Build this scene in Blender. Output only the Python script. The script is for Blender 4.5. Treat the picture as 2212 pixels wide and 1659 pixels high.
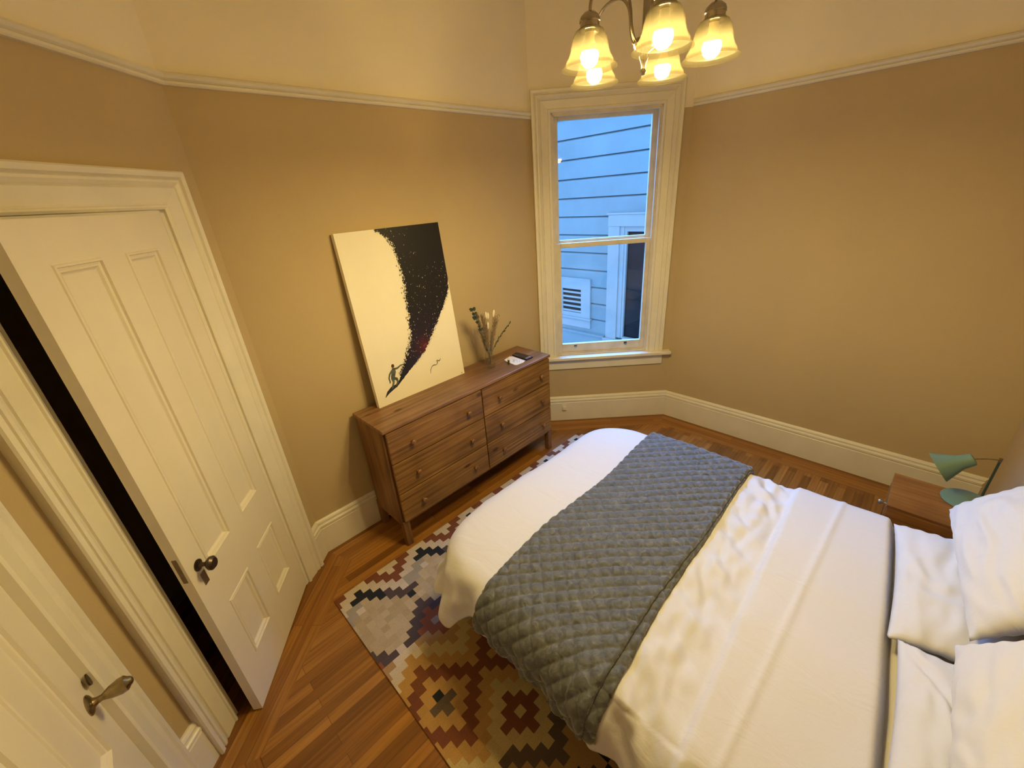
import bpy, bmesh, math, random
from math import sin, cos, pi, radians, hypot, atan2, sqrt
from mathutils import Vector, Matrix, noise
random.seed(7)
scn = bpy.context.scene
for o in list(bpy.data.objects): bpy.data.objects.remove(o)

# ------------------------------------------------------------------ camera
cd = bpy.data.cameras.new('camera'); cam = bpy.data.objects.new('camera', cd)
scn.collection.objects.link(cam); scn.camera = cam
cd.sensor_fit = 'HORIZONTAL'; cd.sensor_width = 36.0
cd.lens = 36.0 * 882.22 / 2212.0
cd.clip_start = 0.02; cd.clip_end = 100
cam.location = (-0.4639, -2.4851, 2.1385)
cam.rotation_mode = 'XYZ'; cam.rotation_euler = (1.13825, 0.067988, -0.789388)

# ------------------------------------------------------------------ light
BULB_STR = 880.0
BULB_COL = (1.0, 0.775, 0.31)
SKY_COL = (0.30, 0.55, 1.0)
SKY_STR = 2.2
w = bpy.data.worlds.new('dusk_sky'); scn.world = w; w.use_nodes = True
bg = w.node_tree.nodes['Background']
bg.inputs[0].default_value = (*SKY_COL, 1); bg.inputs[1].default_value = SKY_STR
sd = bpy.data.lights.new('dusk_sky_glow', 'SUN'); sd.energy = 50.0; sd.color = (.06, .34, 1.0); sd.angle = radians(66)
sun = bpy.data.objects.new('dusk_sky_glow', sd); scn.collection.objects.link(sun)
sun.rotation_euler = Vector((-.60, -.63, -.80)).to_track_quat('-Z', 'Y').to_euler()
scn.view_settings.view_transform = 'Standard'; scn.view_settings.look = 'None'
scn.view_settings.gamma = 1.0; scn.view_settings.exposure = 0.0
scn.view_settings.use_curve_mapping = False

# ------------------------------------------------------------------ node helpers
def newmat(name):
    m = bpy.data.materials.new(name); m.use_nodes = True
    nt = m.node_tree; b = nt.nodes['Principled BSDF']
    return m, nt, b
def nd(nt, t, **kw):
    n = nt.nodes.new(t)
    for k, v in kw.items():
        if hasattr(n, k): setattr(n, k, v)
        else: n.inputs[k.replace('_', ' ')].default_value = v
    return n
def ramp(nt, stops):
    r = nt.nodes.new('ShaderNodeValToRGB'); cr = r.color_ramp
    cr.elements[0].position = stops[0][0]; cr.elements[0].color = (*stops[0][1], 1)
    cr.elements[1].position = stops[-1][0]; cr.elements[1].color = (*stops[-1][1], 1)
    for p, c in stops[1:-1]:
        e = cr.elements.new(p); e.color = (*c, 1)
    return r
def srgb(r, g, b):
    f = lambda c: (c / 255 / 12.92) if c / 255 <= .04045 else ((c / 255 + .055) / 1.055) ** 2.4
    return (f(r), f(g), f(b))
def plain(name, col, rough=.6, var=.06, scale=3.0, bump=0.0, bscale=60, metal=0.0, coat=0.0, spec=.5):
    m, nt, b = newmat(name)
    tc = nd(nt, 'ShaderNodeTexCoord'); n1 = nd(nt, 'ShaderNodeTexNoise'); n1.inputs['Scale'].default_value = scale
    n1.inputs['Detail'].default_value = 4
    nt.links.new(tc.outputs['Object'], n1.inputs['Vector'])
    r = ramp(nt, [(.3, tuple(c * (1 - var) for c in col)), (.7, tuple(min(1, c * (1 + var)) for c in col))])
    nt.links.new(n1.outputs['Fac'], r.inputs[0]); nt.links.new(r.outputs[0], b.inputs['Base Color'])
    b.inputs['Roughness'].default_value = rough; b.inputs['Metallic'].default_value = metal
    b.inputs['Coat Weight'].default_value = coat; b.inputs['Specular IOR Level'].default_value = spec
    if bump:
        n2 = nd(nt, 'ShaderNodeTexNoise'); n2.inputs['Scale'].default_value = bscale; n2.inputs['Detail'].default_value = 3
        nt.links.new(tc.outputs['Object'], n2.inputs['Vector'])
        bp = nd(nt, 'ShaderNodeBump'); bp.inputs['Strength'].default_value = bump; bp.inputs['Distance'].default_value = .004
        nt.links.new(n2.outputs['Fac'], bp.inputs['Height']); nt.links.new(bp.outputs[0], b.inputs['Normal'])
    return m
def wood(name, dark, mid, light, axis='X', rough=.45, knots=True, freq=16.0):
    m, nt, b = newmat(name)
    tc = nd(nt, 'ShaderNodeTexCoord'); oi = nd(nt, 'ShaderNodeObjectInfo')
    mul = nd(nt, 'ShaderNodeVectorMath', operation='SCALE'); mul.inputs[0].default_value = (3.1, 7.7, 5.3)
    nt.links.new(oi.outputs['Random'], mul.inputs['Scale'])
    add = nd(nt, 'ShaderNodeVectorMath', operation='ADD')
    nt.links.new(tc.outputs['Object'], add.inputs[0]); nt.links.new(mul.outputs[0], add.inputs[1])
    mp = nd(nt, 'ShaderNodeMapping')
    sc = {'X': (1.0, freq, freq), 'Y': (freq, 1.0, freq), 'Z': (freq, freq, 1.0)}[axis]
    mp.inputs['Scale'].default_value = sc
    nt.links.new(add.outputs[0], mp.inputs['Vector'])
    n1 = nd(nt, 'ShaderNodeTexNoise'); n1.inputs['Scale'].default_value = 1.6; n1.inputs['Detail'].default_value = 6; n1.inputs['Distortion'].default_value = .6
    nt.links.new(mp.outputs[0], n1.inputs['Vector'])
    r = ramp(nt, [(.28, dark), (.5, mid), (.72, light)])
    nt.links.new(n1.outputs['Fac'], r.inputs[0]); out = r.outputs[0]
    n3 = nd(nt, 'ShaderNodeTexNoise'); n3.inputs['Scale'].default_value = 3.5
    nt.links.new(add.outputs[0], n3.inputs['Vector'])
    r3 = ramp(nt, [(.35, (.72, .70, .68)), (.65, (1.1, 1.1, 1.1))])
    nt.links.new(n3.outputs['Fac'], r3.inputs[0])
    mx = nd(nt, 'ShaderNodeMix', data_type='RGBA', blend_type='MULTIPLY'); mx.inputs['Factor'].default_value = 1
    nt.links.new(out, mx.inputs[6]); nt.links.new(r3.outputs[0], mx.inputs[7]); out = mx.outputs[2]
    if knots:
        mp2 = nd(nt, 'ShaderNodeMapping')
        mp2.inputs['Scale'].default_value = {'X': (3.2, 7, 7), 'Y': (7, 3.2, 7), 'Z': (7, 7, 3.2)}[axis]
        nt.links.new(add.outputs[0], mp2.inputs['Vector'])
        v = nd(nt, 'ShaderNodeTexVoronoi'); v.inputs['Scale'].default_value = 1.0
        nt.links.new(mp2.outputs[0], v.inputs['Vector'])
        r2 = ramp(nt, [(.0, (.12, .07, .04)), (.07, (.25, .16, .1)), (.14, (1, 1, 1))])
        nt.links.new(v.outputs['Distance'], r2.inputs[0])
        m2 = nd(nt, 'ShaderNodeMix', data_type='RGBA', blend_type='MULTIPLY'); m2.inputs['Factor'].default_value = .85
        nt.links.new(out, m2.inputs[6]); nt.links.new(r2.outputs[0], m2.inputs[7]); out = m2.outputs[2]
    nt.links.new(out, b.inputs['Base Color']); b.inputs['Roughness'].default_value = rough
    bp = nd(nt, 'ShaderNodeBump'); bp.inputs['Strength'].default_value = .15; bp.inputs['Distance'].default_value = .002
    nt.links.new(n1.outputs['Fac'], bp.inputs['Height']); nt.links.new(bp.outputs[0], b.inputs['Normal'])
    return m

M = {}
M['tan'] = plain('tan_wall_paint', (.50, .385, .225), .75, .035, 1.5, .25, 160, spec=.25)
M['cream'] = plain('cream_wall_paint', (.85, .765, .62), .75, .03, 1.5, .2, 160, spec=.25)
M['ceil'] = plain('ceiling_paint', (.72, .66, .52), .8, .02)
M['trim'] = plain('cream_gloss_trim', (.74, .69, .58), .38, .04, 6, .15, 40)
M['door'] = plain('door_paint', (.74, .68, .575), .40, .035, 3, .2, 30)
M['sash'] = plain('sash_paint', (.64, .58, .48), .45, .10, 9, .3, 40)
M['dark'] = plain('light_block_dark', (.05, .045, .04), .9)  # near-black, only for the slab added behind the entry door
M['metal_dark'] = plain('dark_bronze', (.10, .075, .06), .35, .2, 30, metal=.9)
M['brass'] = plain('aged_brass', (.32, .25, .14), .28, .25, 40, metal=1.0)
M['nickel'] = plain('brushed_nickel', (.36, .31, .26), .22, .1, 30, metal=1.0)
M['chrome'] = plain('chrome', (.75, .75, .78), .12, .02, metal=1.0)
M['white_plastic'] = plain('white_plastic', (.78, .74, .64), .4, .02)
M['pine'] = wood('stained_pine', srgb(96, 64, 30), srgb(140, 101, 52), srgb(168, 128, 72), freq=38)
M['pine_z'] = wood('stained_pine_upright', srgb(92, 60, 32), srgb(128, 88, 50), srgb(150, 108, 66), 'Z', knots=False)
M['pine_top'] = wood('stained_pine_top', srgb(98, 68, 44), srgb(132, 96, 66), srgb(154, 117, 86), 'X', .38, knots=True, freq=22)
M['ns'] = wood('nightstand_veneer', srgb(118, 74, 34), srgb(142, 92, 42), srgb(160, 108, 54), 'Y', .3, knots=False, freq=26)
M['canvas'] = plain('canvas_cream', (.86, .80, .66), .7, .02, 5, .2, 300)
M['canvas_edge'] = plain('canvas_edge_linen', (.55, .45, .32), .8)
M['black_card'] = plain('black_card', (.012, .012, .016), .3)
M['white_card'] = plain('white_card', (.82, .79, .76), .5, .01)
M['silver'] = plain('silver_print', (.5, .5, .52), .25, metal=.8)
M['mint'] = plain('mint_enamel', srgb(108, 134, 108), .35, .04, 5)
M['mint_dark'] = plain('dark_green_metal', srgb(70, 80, 66), .35, .1, 8, metal=.4)
M['leaf'] = plain('eucalyptus_green', (.025, .04, .03), .6, .3, 30)
M['leaf2'] = plain('dark_leaf', (.03, .04, .02), .6, .3, 30)
M['tail'] = plain('dried_cream', (.80, .70, .52), .9, .1, 40)
M['grass'] = plain('dried_taupe_grass', (.27, .19, .12), .9, .25, 40)
M['stem'] = plain('dried_stem', (.20, .14, .08), .8, .2, 40)
M['bedbase'] = plain('bed_base_fabric', (.05, .05, .055), .9)
M['siding'] = plain('painted_siding', (.27, .37, .42), .6, .10, 2.0, .4, 20)
M['siding_trim'] = plain('siding_trim_paint', (.42, .48, .52), .5, .05, 4)
M['louver_dark'] = plain('vent_dark', (.03, .025, .02), .9)

def cloth_mat(name, col, rough=.85, wr=.35, sc=9.0):
    m, nt, b = newmat(name)
    tc = nd(nt, 'ShaderNodeTexCoord')
    n1 = nd(nt, 'ShaderNodeTexNoise'); n1.inputs['Scale'].default_value = sc; n1.inputs['Detail'].default_value = 5; n1.inputs['Distortion'].default_value = 1.0
    n2 = nd(nt, 'ShaderNodeTexNoise'); n2.inputs['Scale'].default_value = 260
    mp = nd(nt, 'ShaderNodeMapping'); mp.inputs['Scale'].default_value = (1.0, .45, 1)
    mp.inputs['Rotation'].default_value = (0, 0, .5)
    nt.links.new(tc.outputs['Object'], mp.inputs['Vector']); nt.links.new(mp.outputs[0], n1.inputs['Vector'])
    nt.links.new(tc.outputs['Object'], n2.inputs['Vector'])
    b1 = nd(nt, 'ShaderNodeBump'); b1.inputs['Strength'].default_value = wr; b1.inputs['Distance'].default_value = .012
    b2 = nd(nt, 'ShaderNodeBump'); b2.inputs['Strength'].default_value = .12; b2.inputs['Distance'].default_value = .001
    nt.links.new(n1.outputs['Fac'], b1.inputs['Height']); nt.links.new(n2.outputs['Fac'], b2.inputs['Height'])
    nt.links.new(b1.outputs[0], b2.inputs['Normal']); nt.links.new(b2.outputs[0], b.inputs['Normal'])
    b.inputs['Base Color'].default_value = (*col, 1); b.inputs['Roughness'].default_value = rough
    b.inputs['Sheen Weight'].default_value = .15
    return m
M['linen'] = cloth_mat('white_duvet_cotton', (.665, .655, .665), wr=.42)
M['pillow'] = cloth_mat('white_pillow_cotton', (.67, .665, .67), wr=.3, sc=7)
M['sheet'] = cloth_mat('cream_sheet', (.74, .70, .64), wr=.2)

def velvet():
    m, nt, b = newmat('grey_quilted_velvet')
    tc = nd(nt, 'ShaderNodeTexCoord')
    n1 = nd(nt, 'ShaderNodeTexNoise'); n1.inputs['Scale'].default_value = 34; n1.inputs['Detail'].default_value = 5; n1.inputs['Distortion'].default_value = 1.2
    nt.links.new(tc.outputs['Object'], n1.inputs['Vector'])
    r = ramp(nt, [(.3, (.058, .063, .066)), (.62, (.125, .13, .135)), (.75, (.20, .205, .21))])
    nt.links.new(n1.outputs['Fac'], r.inputs[0]); nt.links.new(r.outputs[0], b.inputs['Base Color'])
    bp = nd(nt, 'ShaderNodeBump'); bp.inputs['Strength'].default_value = .5; bp.inputs['Distance'].default_value = .006
    nt.links.new(n1.outputs['Fac'], bp.inputs['Height']); nt.links.new(bp.outputs[0], b.inputs['Normal'])
    b.inputs['Roughness'].default_value = .7; b.inputs['Sheen Weight'].default_value = .6; b.inputs['Sheen Roughness'].default_value = .4
    return m
M['velvet'] = velvet()

def floor_mat():
    m, nt, b = newmat('oak_strip_floor')
    uv = nd(nt, 'ShaderNodeUVMap'); uv.uv_map = 'UVMap'
    br = nd(nt, 'ShaderNodeTexBrick')
    br.inputs['Scale'].default_value = 1.0; br.inputs['Brick Width'].default_value = 1.1; br.inputs['Row Height'].default_value = .053
    br.inputs['Mortar Size'].default_value = .0008; br.inputs['Mortar Smooth'].default_value = .3; br.offset = .37; br.offset_frequency = 2
    br.inputs['Color1'].default_value = (0, 0, 0, 1); br.inputs['Color2'].default_value = (1, 1, 1, 1); br.inputs['Mortar'].default_value = (.4, .4, .4, 1)
    nt.links.new(uv.outputs[0], br.inputs['Vector'])
    r = ramp(nt, [(0, srgb(122, 78, 30)), (.5, srgb(148, 97, 40)), (1, srgb(172, 120, 54))])
    nt.links.new(br.outputs['Color'], r.inputs[0])
    mp = nd(nt, 'ShaderNodeMapping'); mp.inputs['Scale'].default_value = (1.5, 38, 1)
    nt.links.new(uv.outputs[0], mp.inputs['Vector'])
    n = nd(nt, 'ShaderNodeTexNoise'); n.inputs['Scale'].default_value = 1.8; n.inputs['Detail'].default_value = 6
    nt.links.new(mp.outputs[0], n.inputs['Vector'])
    r2 = ramp(nt, [(.3, (.66, .62, .58)), (.7, (1.12, 1.1, 1.08))])
    nt.links.new(n.outputs['Fac'], r2.inputs[0])
    mx = nd(nt, 'ShaderNodeMix', data_type='RGBA', blend_type='MULTIPLY'); mx.inputs['Factor'].default_value = 1
    nt.links.new(r.outputs[0], mx.inputs[6]); nt.links.new(r2.outputs[0], mx.inputs[7])
    mo = nd(nt, 'ShaderNodeMix', data_type='RGBA', blend_type='MIX')
    nt.links.new(br.outputs['Fac'], mo.inputs['Factor']); nt.links.new(mx.outputs[2], mo.inputs[6]); mo.inputs[7].default_value = (*srgb(70, 38, 16), 1)
    nt.links.new(mo.outputs[2], b.inputs['Base Color'])
    b.inputs['Roughness'].default_value = .34
    bp = nd(nt, 'ShaderNodeBump'); bp.inputs['Strength'].default_value = .3; bp.inputs['Distance'].default_value = .001; bp.invert = True
    nt.links.new(br.outputs['Fac'], bp.inputs['Height']); nt.links.new(bp.outputs[0], b.inputs['Normal'])
    return m
M['floor'] = floor_mat()

def rug_mat():
    m, nt, b = newmat('kilim_wool')
    at = nd(nt, 'ShaderNodeAttribute'); at.attribute_name = 'weave'
    tc = nd(nt, 'ShaderNodeTexCoord')
    n = nd(nt, 'ShaderNodeTexNoise'); n.inputs['Scale'].default_value = 240; n.inputs['Detail'].default_value = 2
    nt.links.new(tc.outputs['Object'], n.inputs['Vector'])
    r = ramp(nt, [(.3, (.82, .82, .82)), (.7, (1.1, 1.1, 1.1))]); nt.links.new(n.outputs['Fac'], r.inputs[0])
    mx = nd(nt, 'ShaderNodeMix', data_type='RGBA', blend_type='MULTIPLY'); mx.inputs['Factor'].default_value = 1
    nt.links.new(at.outputs['Color'], mx.inputs[6]); nt.links.new(r.outputs[0], mx.inputs[7])
    nt.links.new(mx.outputs[2], b.inputs['Base Color']); b.inputs['Roughness'].default_value = .95
    bp = nd(nt, 'ShaderNodeBump'); bp.inputs['Strength'].default_value = .5; bp.inputs['Distance'].default_value = .002
    nt.links.new(n.outputs['Fac'], bp.inputs['Height']); nt.links.new(bp.outputs[0], b.inputs['Normal'])
    return m
M['rug'] = rug_mat()

def glass(name, tint=(1, 1, 1), rough=0.0, refl=1.0):
    m, nt, b = newmat(name); nt.nodes.remove(b)
    out = nt.nodes['Material Output']
    tr = nd(nt, 'ShaderNodeBsdfTransparent'); tr.inputs[0].default_value = (*tint, 1)
    gl = nd(nt, 'ShaderNodeBsdfGlossy'); gl.inputs['Roughness'].default_value = rough
    lw = nd(nt, 'ShaderNodeLayerWeight'); lw.inputs['Blend'].default_value = .5
    pw = nd(nt, 'ShaderNodeMath', operation='POWER'); nt.links.new(lw.outputs['Facing'], pw.inputs[0]); pw.inputs[1].default_value = 4.0
    fr = nd(nt, 'ShaderNodeMath', operation='MULTIPLY_ADD'); nt.links.new(pw.outputs[0], fr.inputs[0]); fr.inputs[1].default_value = .75 * refl; fr.inputs[2].default_value = .05 * refl
    mix = nd(nt, 'ShaderNodeMixShader')
    nt.links.new(fr.outputs[0], mix.inputs[0]); nt.links.new(tr.outputs[0], mix.inputs[1]); nt.links.new(gl.outputs[0], mix.inputs[2])
    nt.links.new(mix.outputs[0], out.inputs['Surface'])
    return m
M['pane'] = glass('window_glass', (.96, .98, 1.0))
M['vase_glass'] = glass('clear_vase_glass', (.97, .98, .97), .02, refl=.6)
M['dark_pane'] = plain('dark_window_glass', (.012, .013, .018), .25, .5, 3, spec=.15)

def shade_mat():
    m, nt, b = newmat('frosted_shade_glass'); nt.nodes.remove(b)
    out = nt.nodes['Material Output']
    t = nd(nt, 'ShaderNodeBsdfTranslucent'); t.inputs[0].default_value = (.030, .0265, .0180, 1)
    df = nd(nt, 'ShaderNodeBsdfDiffuse'); df.inputs[0].default_value = (.045, .040, .027, 1)
    gl = nd(nt, 'ShaderNodeBsdfGlossy'); gl.inputs['Roughness'].default_value = .25
    tp = nd(nt, 'ShaderNodeBsdfTransparent'); tp.inputs[0].default_value = (1, .95, .84, 1)
    m1 = nd(nt, 'ShaderNodeMixShader'); m1.inputs[0].default_value = .35
    m2 = nd(nt, 'ShaderNodeMixShader'); m2.inputs[0].default_value = .02
    m3 = nd(nt, 'ShaderNodeMixShader'); m3.inputs[0].default_value = .60
    nt.links.new(t.outputs[0], m1.inputs[1]); nt.links.new(df.outputs[0], m1.inputs[2])
    nt.links.new(m1.outputs[0], m2.inputs[1]); nt.links.new(gl.outputs[0], m2.inputs[2])
    nt.links.new(m2.outputs[0], m3.inputs[1]); nt.links.new(tp.outputs[0], m3.inputs[2])
    nt.links.new(m3.outputs[0], out.inputs['Surface'])
    return m
M['shade'] = shade_mat()
def emis(name, col, s):
    m, nt, b = newmat(name)
    b.inputs['Emission Color'].default_value = (*col, 1); b.inputs['Emission Strength'].default_value = s
    b.inputs['Base Color'].default_value = (.9, .85, .7, 1)
    return m
M['bulb'] = emis('lit_bulb', BULB_COL, BULB_STR)

def wave_mat():
    m, nt, b = newmat('galaxy_wave_paint')
    tc = nd(nt, 'ShaderNodeTexCoord')
    # a purple-red patch painted near the curl, fixed to the canvas
    vm = nd(nt, 'ShaderNodeVectorMath', operation='DISTANCE'); vm.inputs[1].default_value = (.430, 0, .305)
    nt.links.new(tc.outputs['Object'], vm.inputs[0])
    r = ramp(nt, [(.0, (.13, .012, .02)), (.035, (.05, .007, .02)), (.10, (.012, .006, .02)), (.30, (.006, .005, .008))])
    nt.links.new(vm.outputs['Value'], r.inputs[0]); nt.links.new(r.outputs[0], b.inputs['Base Color'])
    b.inputs['Roughness'].default_value = .45
    return m
M['wave'] = wave_mat()
M['fleck'] = plain('cream_fleck_paint', (.75, .68, .58), .6)
M['figure'] = plain('surfer_blue_grey', srgb(86, 92, 92), .6, .5, 40)
M['board'] = plain('surfboard_ink', (.02, .02, .035), .5)
M['figure_hair'] = plain('surfer_dark_red', (.10, .02, .02), .6)

# ------------------------------------------------------------------ mesh helpers
class MB:
    def __init__(s): s.v = []; s.f = []; s.mi = []
    def add(s, vs, fs, mi=0):
        o = len(s.v); s.v += [tuple(v) for v in vs]; s.f += [tuple(i + o for i in f) for f in fs]; s.mi += [mi] * len(fs)
    def box(s, a, b, mi=0):
        x0, y0, z0 = a; x1, y1, z1 = b
        vs = [(x0,y0,z0),(x1,y0,z0),(x1,y1,z0),(x0,y1,z0),(x0,y0,z1),(x1,y0,z1),(x1,y1,z1),(x0,y1,z1)]
        s.add(vs, [(0,3,2,1),(4,5,6,7),(0,1,5,4),(1,2,6,5),(2,3,7,6),(3,0,4,7)], mi)
    def tbox(s, mat, a, b, mi=0):
        o = len(s.v); s.box(a, b, mi)
        for i in range(o, len(s.v)): s.v[i] = tuple(mat @ Vector(s.v[i]))
    def lathe(s, prof, c=(0,0,0), n=24, cap0=True, cap1=True, mi=0, mat=None):
        vs = []; fs = []
        for (r, z) in prof:
            for k in range(n):
                a = 2 * pi * k / n; p = Vector((r * cos(a), r * sin(a), z))
                vs.append(p)
        for i in range(len(prof) - 1):
            for k in range(n):
                a, b_ = i * n + k, i * n + (k + 1) % n
                fs.append((a, b_, b_ + n, a + n))
        if cap0: fs.append(tuple(range(n))[::-1])
        if cap1: fs.append(tuple((len(prof) - 1) * n + k for k in range(n)))
        if mat is not None: vs = [mat @ p for p in vs]
        vs = [p + Vector(c) for p in vs]
        s.add(vs, fs, mi)
    def tube(s, pts, rad, n=10, mi=0):
        pts = [Vector(p) for p in pts]
        rads = rad if isinstance(rad, (list, tuple)) else [rad] * len(pts)
        vs = []; fs = []; up = None
        for i, p in enumerate(pts):
            t = (pts[min(i + 1, len(pts) - 1)] - pts[max(i - 1, 0)]).normalized()
            if up is None:
                up = Vector((0, 0, 1)) if abs(t.z) < .9 else Vector((1, 0, 0))
            a = (up - t * up.dot(t)).normalized(); up = a; b_ = t.cross(a)
            for k in range(n):
                th = 2 * pi * k / n; vs.append(p + (a * cos(th) + b_ * sin(th)) * rads[i])
        for i in range(len(pts) - 1):
            for k in range(n):
                q, r = i * n + k, i * n + (k + 1) % n
                fs.append((q, r, r + n, q + n))
        fs.append(tuple(range(n))[::-1]); fs.append(tuple((len(pts) - 1) * n + k for k in range(n)))
        s.add(vs, fs, mi)
    def grid(s, rows, mi=0):
        n = len(rows[0]); vs = [p for r in rows for p in r]; fs = []
        for i in range(len(rows) - 1):
            for j in range(n - 1):
                a = i * n + j; fs.append((a, a + 1, a + n + 1, a + n))
        s.add(vs, fs, mi)
    def build(s, name, mats, parent=None, smooth=False, bevel=0, loc=None, ang=35):
        me = bpy.data.meshes.new(name)
        vs = s.v
        if loc is not None: vs = [(a[0] - loc[0], a[1] - loc[1], a[2] - loc[2]) for a in vs]
        me.from_pydata(vs, [], s.f)
        if not isinstance(mats, (list, tuple)): mats = [mats]
        for m in mats: me.materials.append(m)
        me.polygons.foreach_set('material_index', s.mi)
        bm = bmesh.new(); bm.from_mesh(me); bmesh.ops.recalc_face_normals(bm, faces=bm.faces); bm.to_mesh(me); bm.free()
        me.update()
        o = bpy.data.objects.new(name, me); scn.collection.objects.link(o)
        if loc is not None: o.location = loc
        if parent: o.parent = parent
        if bevel:
            md = o.modifiers.new('bevel', 'BEVEL'); md.width = bevel; md.segments = 2; md.limit_method = 'ANGLE'; md.angle_limit = radians(40)
            md.harden_normals = False
        if smooth:
            me.polygons.foreach_set('use_smooth', [True] * len(me.polygons))
            try: me.set_sharp_from_angle(angle=radians(ang))
            except Exception: pass
        return o
def tag(o, label=None, cat=None, group=None, kind=None):
    if label: o['label'] = label
    if cat: o['category'] = cat
    if group: o['group'] = group
    if kind: o['kind'] = kind
    return o
def empty(name, loc, rz=0, **kw):
    o = bpy.data.objects.new(name, None); scn.collection.objects.link(o); o.location = loc; o.rotation_euler = (0, 0, rz)
    o.empty_display_size = .1
    return tag(o, **kw)
def struct(o): o['kind'] = 'structure'; return o

# ------------------------------------------------------------------ room plan
RZ = 2.6556; CEIL = 3.42
TH = -2.37507; DU = Vector((cos(TH), sin(TH), 0)); DN = Vector((-DU.y, DU.x, 0))
if DN.x < 0: DN = -DN
XC = 2.2827; XR = 3.1610; YD = -.8846; YF = -3.0922; XW = -.890
A = Vector((0, 0, 0)); C = Vector((XC, 0, 0)); D = Vector((XR, YD, 0)); F = Vector((XR, YF, 0)); SE = XW / DU.x; E0 = DU * SE; G = Vector((XW, YF, 0))
PLAN = [E0, A, C, D, F, G]
names = ['left', 'back', 'window', 'right', 'headboard', 'rear']
WE = (D - C).normalized(); WN = Vector((WE.y, -WE.x, 0))
if WN.dot(Vector((-1, -1, 0))) < 0: WN = -WN
def inset(t):
    out = []
    n = len(PLAN)
    for i in range(n):
        p0, p1, p2 = PLAN[i - 1], PLAN[i], PLAN[(i + 1) % n]
        d1 = (p1 - p0).normalized(); d2 = (p2 - p1).normalized()
        n1 = Vector((d1.y, -d1.x, 0)); n2 = Vector((d2.y, -d2.x, 0))
        k = n1 + n2; out.append(p1 + k * (t / (1 + n1.dot(n2))))
    return out
def wallpanel(name, P0, P1, openings, thick=.14):
    """vertical wall from P0 to P1 (interior on the right of travel); openings = (s0,s1,z0,z1) in metres from P0"""
    d = (P1 - P0).normalized(); L = (P1 - P0).length; n = Vector((-d.y, d.x, 0))  # outward
    mb = MB()
    ss = sorted(set([0, L] + [o[0] for o in openings] + [o[1] for o in openings]))
    zs = sorted(set([0, RZ, CEIL] + [o[2] for o in openings] + [o[3] for o in openings]))
    for i in range(len(ss) - 1):
        for j in range(len(zs) - 1):
            sm, zm = (ss[i] + ss[i + 1]) / 2, (zs[j] + zs[j + 1]) / 2
            if any(o[0] < sm < o[1] and o[2] < zm < o[3] for o in openings): continue
            mi = 1 if zm > RZ else 0
            q = [P0 + d * ss[i], P0 + d * ss[i + 1]]
            vs = []
            for off in (0, thick):
                for (pp, z) in ((q[0], zs[j]), (q[1], zs[j]), (q[1], zs[j + 1]), (q[0], zs[j + 1])):
                    v = pp + n * off; vs.append((v.x, v.y, z))
            fs = [(0,1,2,3), (4,7,6,5)]
            mb.add(vs, fs, mi)
    for o in openings:   # reveals
        a = P0 + d * o[0]; b = P0 + d * o[1]
        for (p, q_, z0, z1) in ((a, a, o[2], o[3]), (b, b, o[2], o[3])):
            v = p + n * thick
            mb.add([(p.x,p.y,z0),(v.x,v.y,z0),(v.x,v.y,z1),(p.x,p.y,z1)], [(0,1,2,3)])
        for z in (o[2], o[3]):
            if z <= 0: continue
            a2 = a + n * thick; b2 = b + n * thick
            mb.add([(a.x,a.y,z),(b.x,b.y,z),(b2.x,b2.y,z),(a2.x,a2.y,z)], [(0,1,2,3)])
    # outer rim to close the slab
    P0b, P1b = P0 + n * thick, P1 + n * thick
    mb.add([(P0.x,P0.y,CEIL),(P1.x,P1.y,CEIL),(P1b.x,P1b.y,CEIL),(P0b.x,P0b.y,CEIL)], [(0,1,2,3)])
    ob = mb.build(name, [M['tan'], M['cream']])
    return struct(ob)
CO = (.250, .990, 2.184)       # closet opening s0,s1,top
LE = (E0 - G).length
ND = (LE - .943, LE - .153, 2.184)   # entry door opening, measured from G
wallpanel('wall_left', E0, A, [(SE - CO[1], SE - CO[0], 0, CO[2])])
wallpanel('wall_back', A, C, [])
WO = (.160, 1.020, .70, 2.69)
wallpanel('wall_window', C, D, [WO])
wallpanel('wall_right', D, F, [])
wallpanel('wall_headboard', F, G, [])
wallpanel('wall_entry', G, E0, [(ND[0], ND[1], 0, ND[2])])
# floor
def build_floor():
    mb = MB(); i0 = inset(0); i1 = inset(.215); uvs = []
    n = len(PLAN)
    me = bpy.data.meshes.new('floor'); vs = []; fs = []; uv = []
    def addp(poly, d, o):
        b = len(vs); nn = Vector((-d.y, d.x, 0))
        for p in poly: vs.append((p.x, p.y, 0)); uv.append(((p - o).dot(d), (p - o).dot(nn)))
        fs.append(tuple(range(b, b + len(poly))))
    for i in range(n):
        j = (i + 1) % n; d = (i0[j] - i0[i]).normalized()
        addp([i0[i], i0[j], i1[j], i1[i]], d, i0[i])
    addp(i1, Vector((1, 0, 0)), Vector((0, 0, 0)))
    # closet floor behind the left wall
    a = DU * CO[0]; b = DU * CO[1]
    addp([a, b, b - DN * .75, a - DN * .75], DU, a)
    me.from_pydata(vs, [], fs); me.materials.append(M['floor'])
    ul = me.uv_layers.new(name='UVMap')
    for l in me.loops: ul.data[l.index].uv = uv[l.vertex_index]
    bm = bmesh.new(); bm.from_mesh(me)
    for f in bm.faces:
        if f.normal.z < 0: f.normal_flip()
    bm.to_mesh(me); bm.free()
    o = bpy.data.objects.new('floor', me); scn.collection.objects.link(o); struct(o)
build_floor()
mb = MB(); P = inset(-.14); mb.add([(p.x, p.y, CEIL) for p in P], [tuple(range(len(P)))])
mb.add([(p.x, p.y, CEIL + .05) for p in P], [tuple(range(len(P)))]); struct(mb.build('ceiling', M['ceil']))

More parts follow.
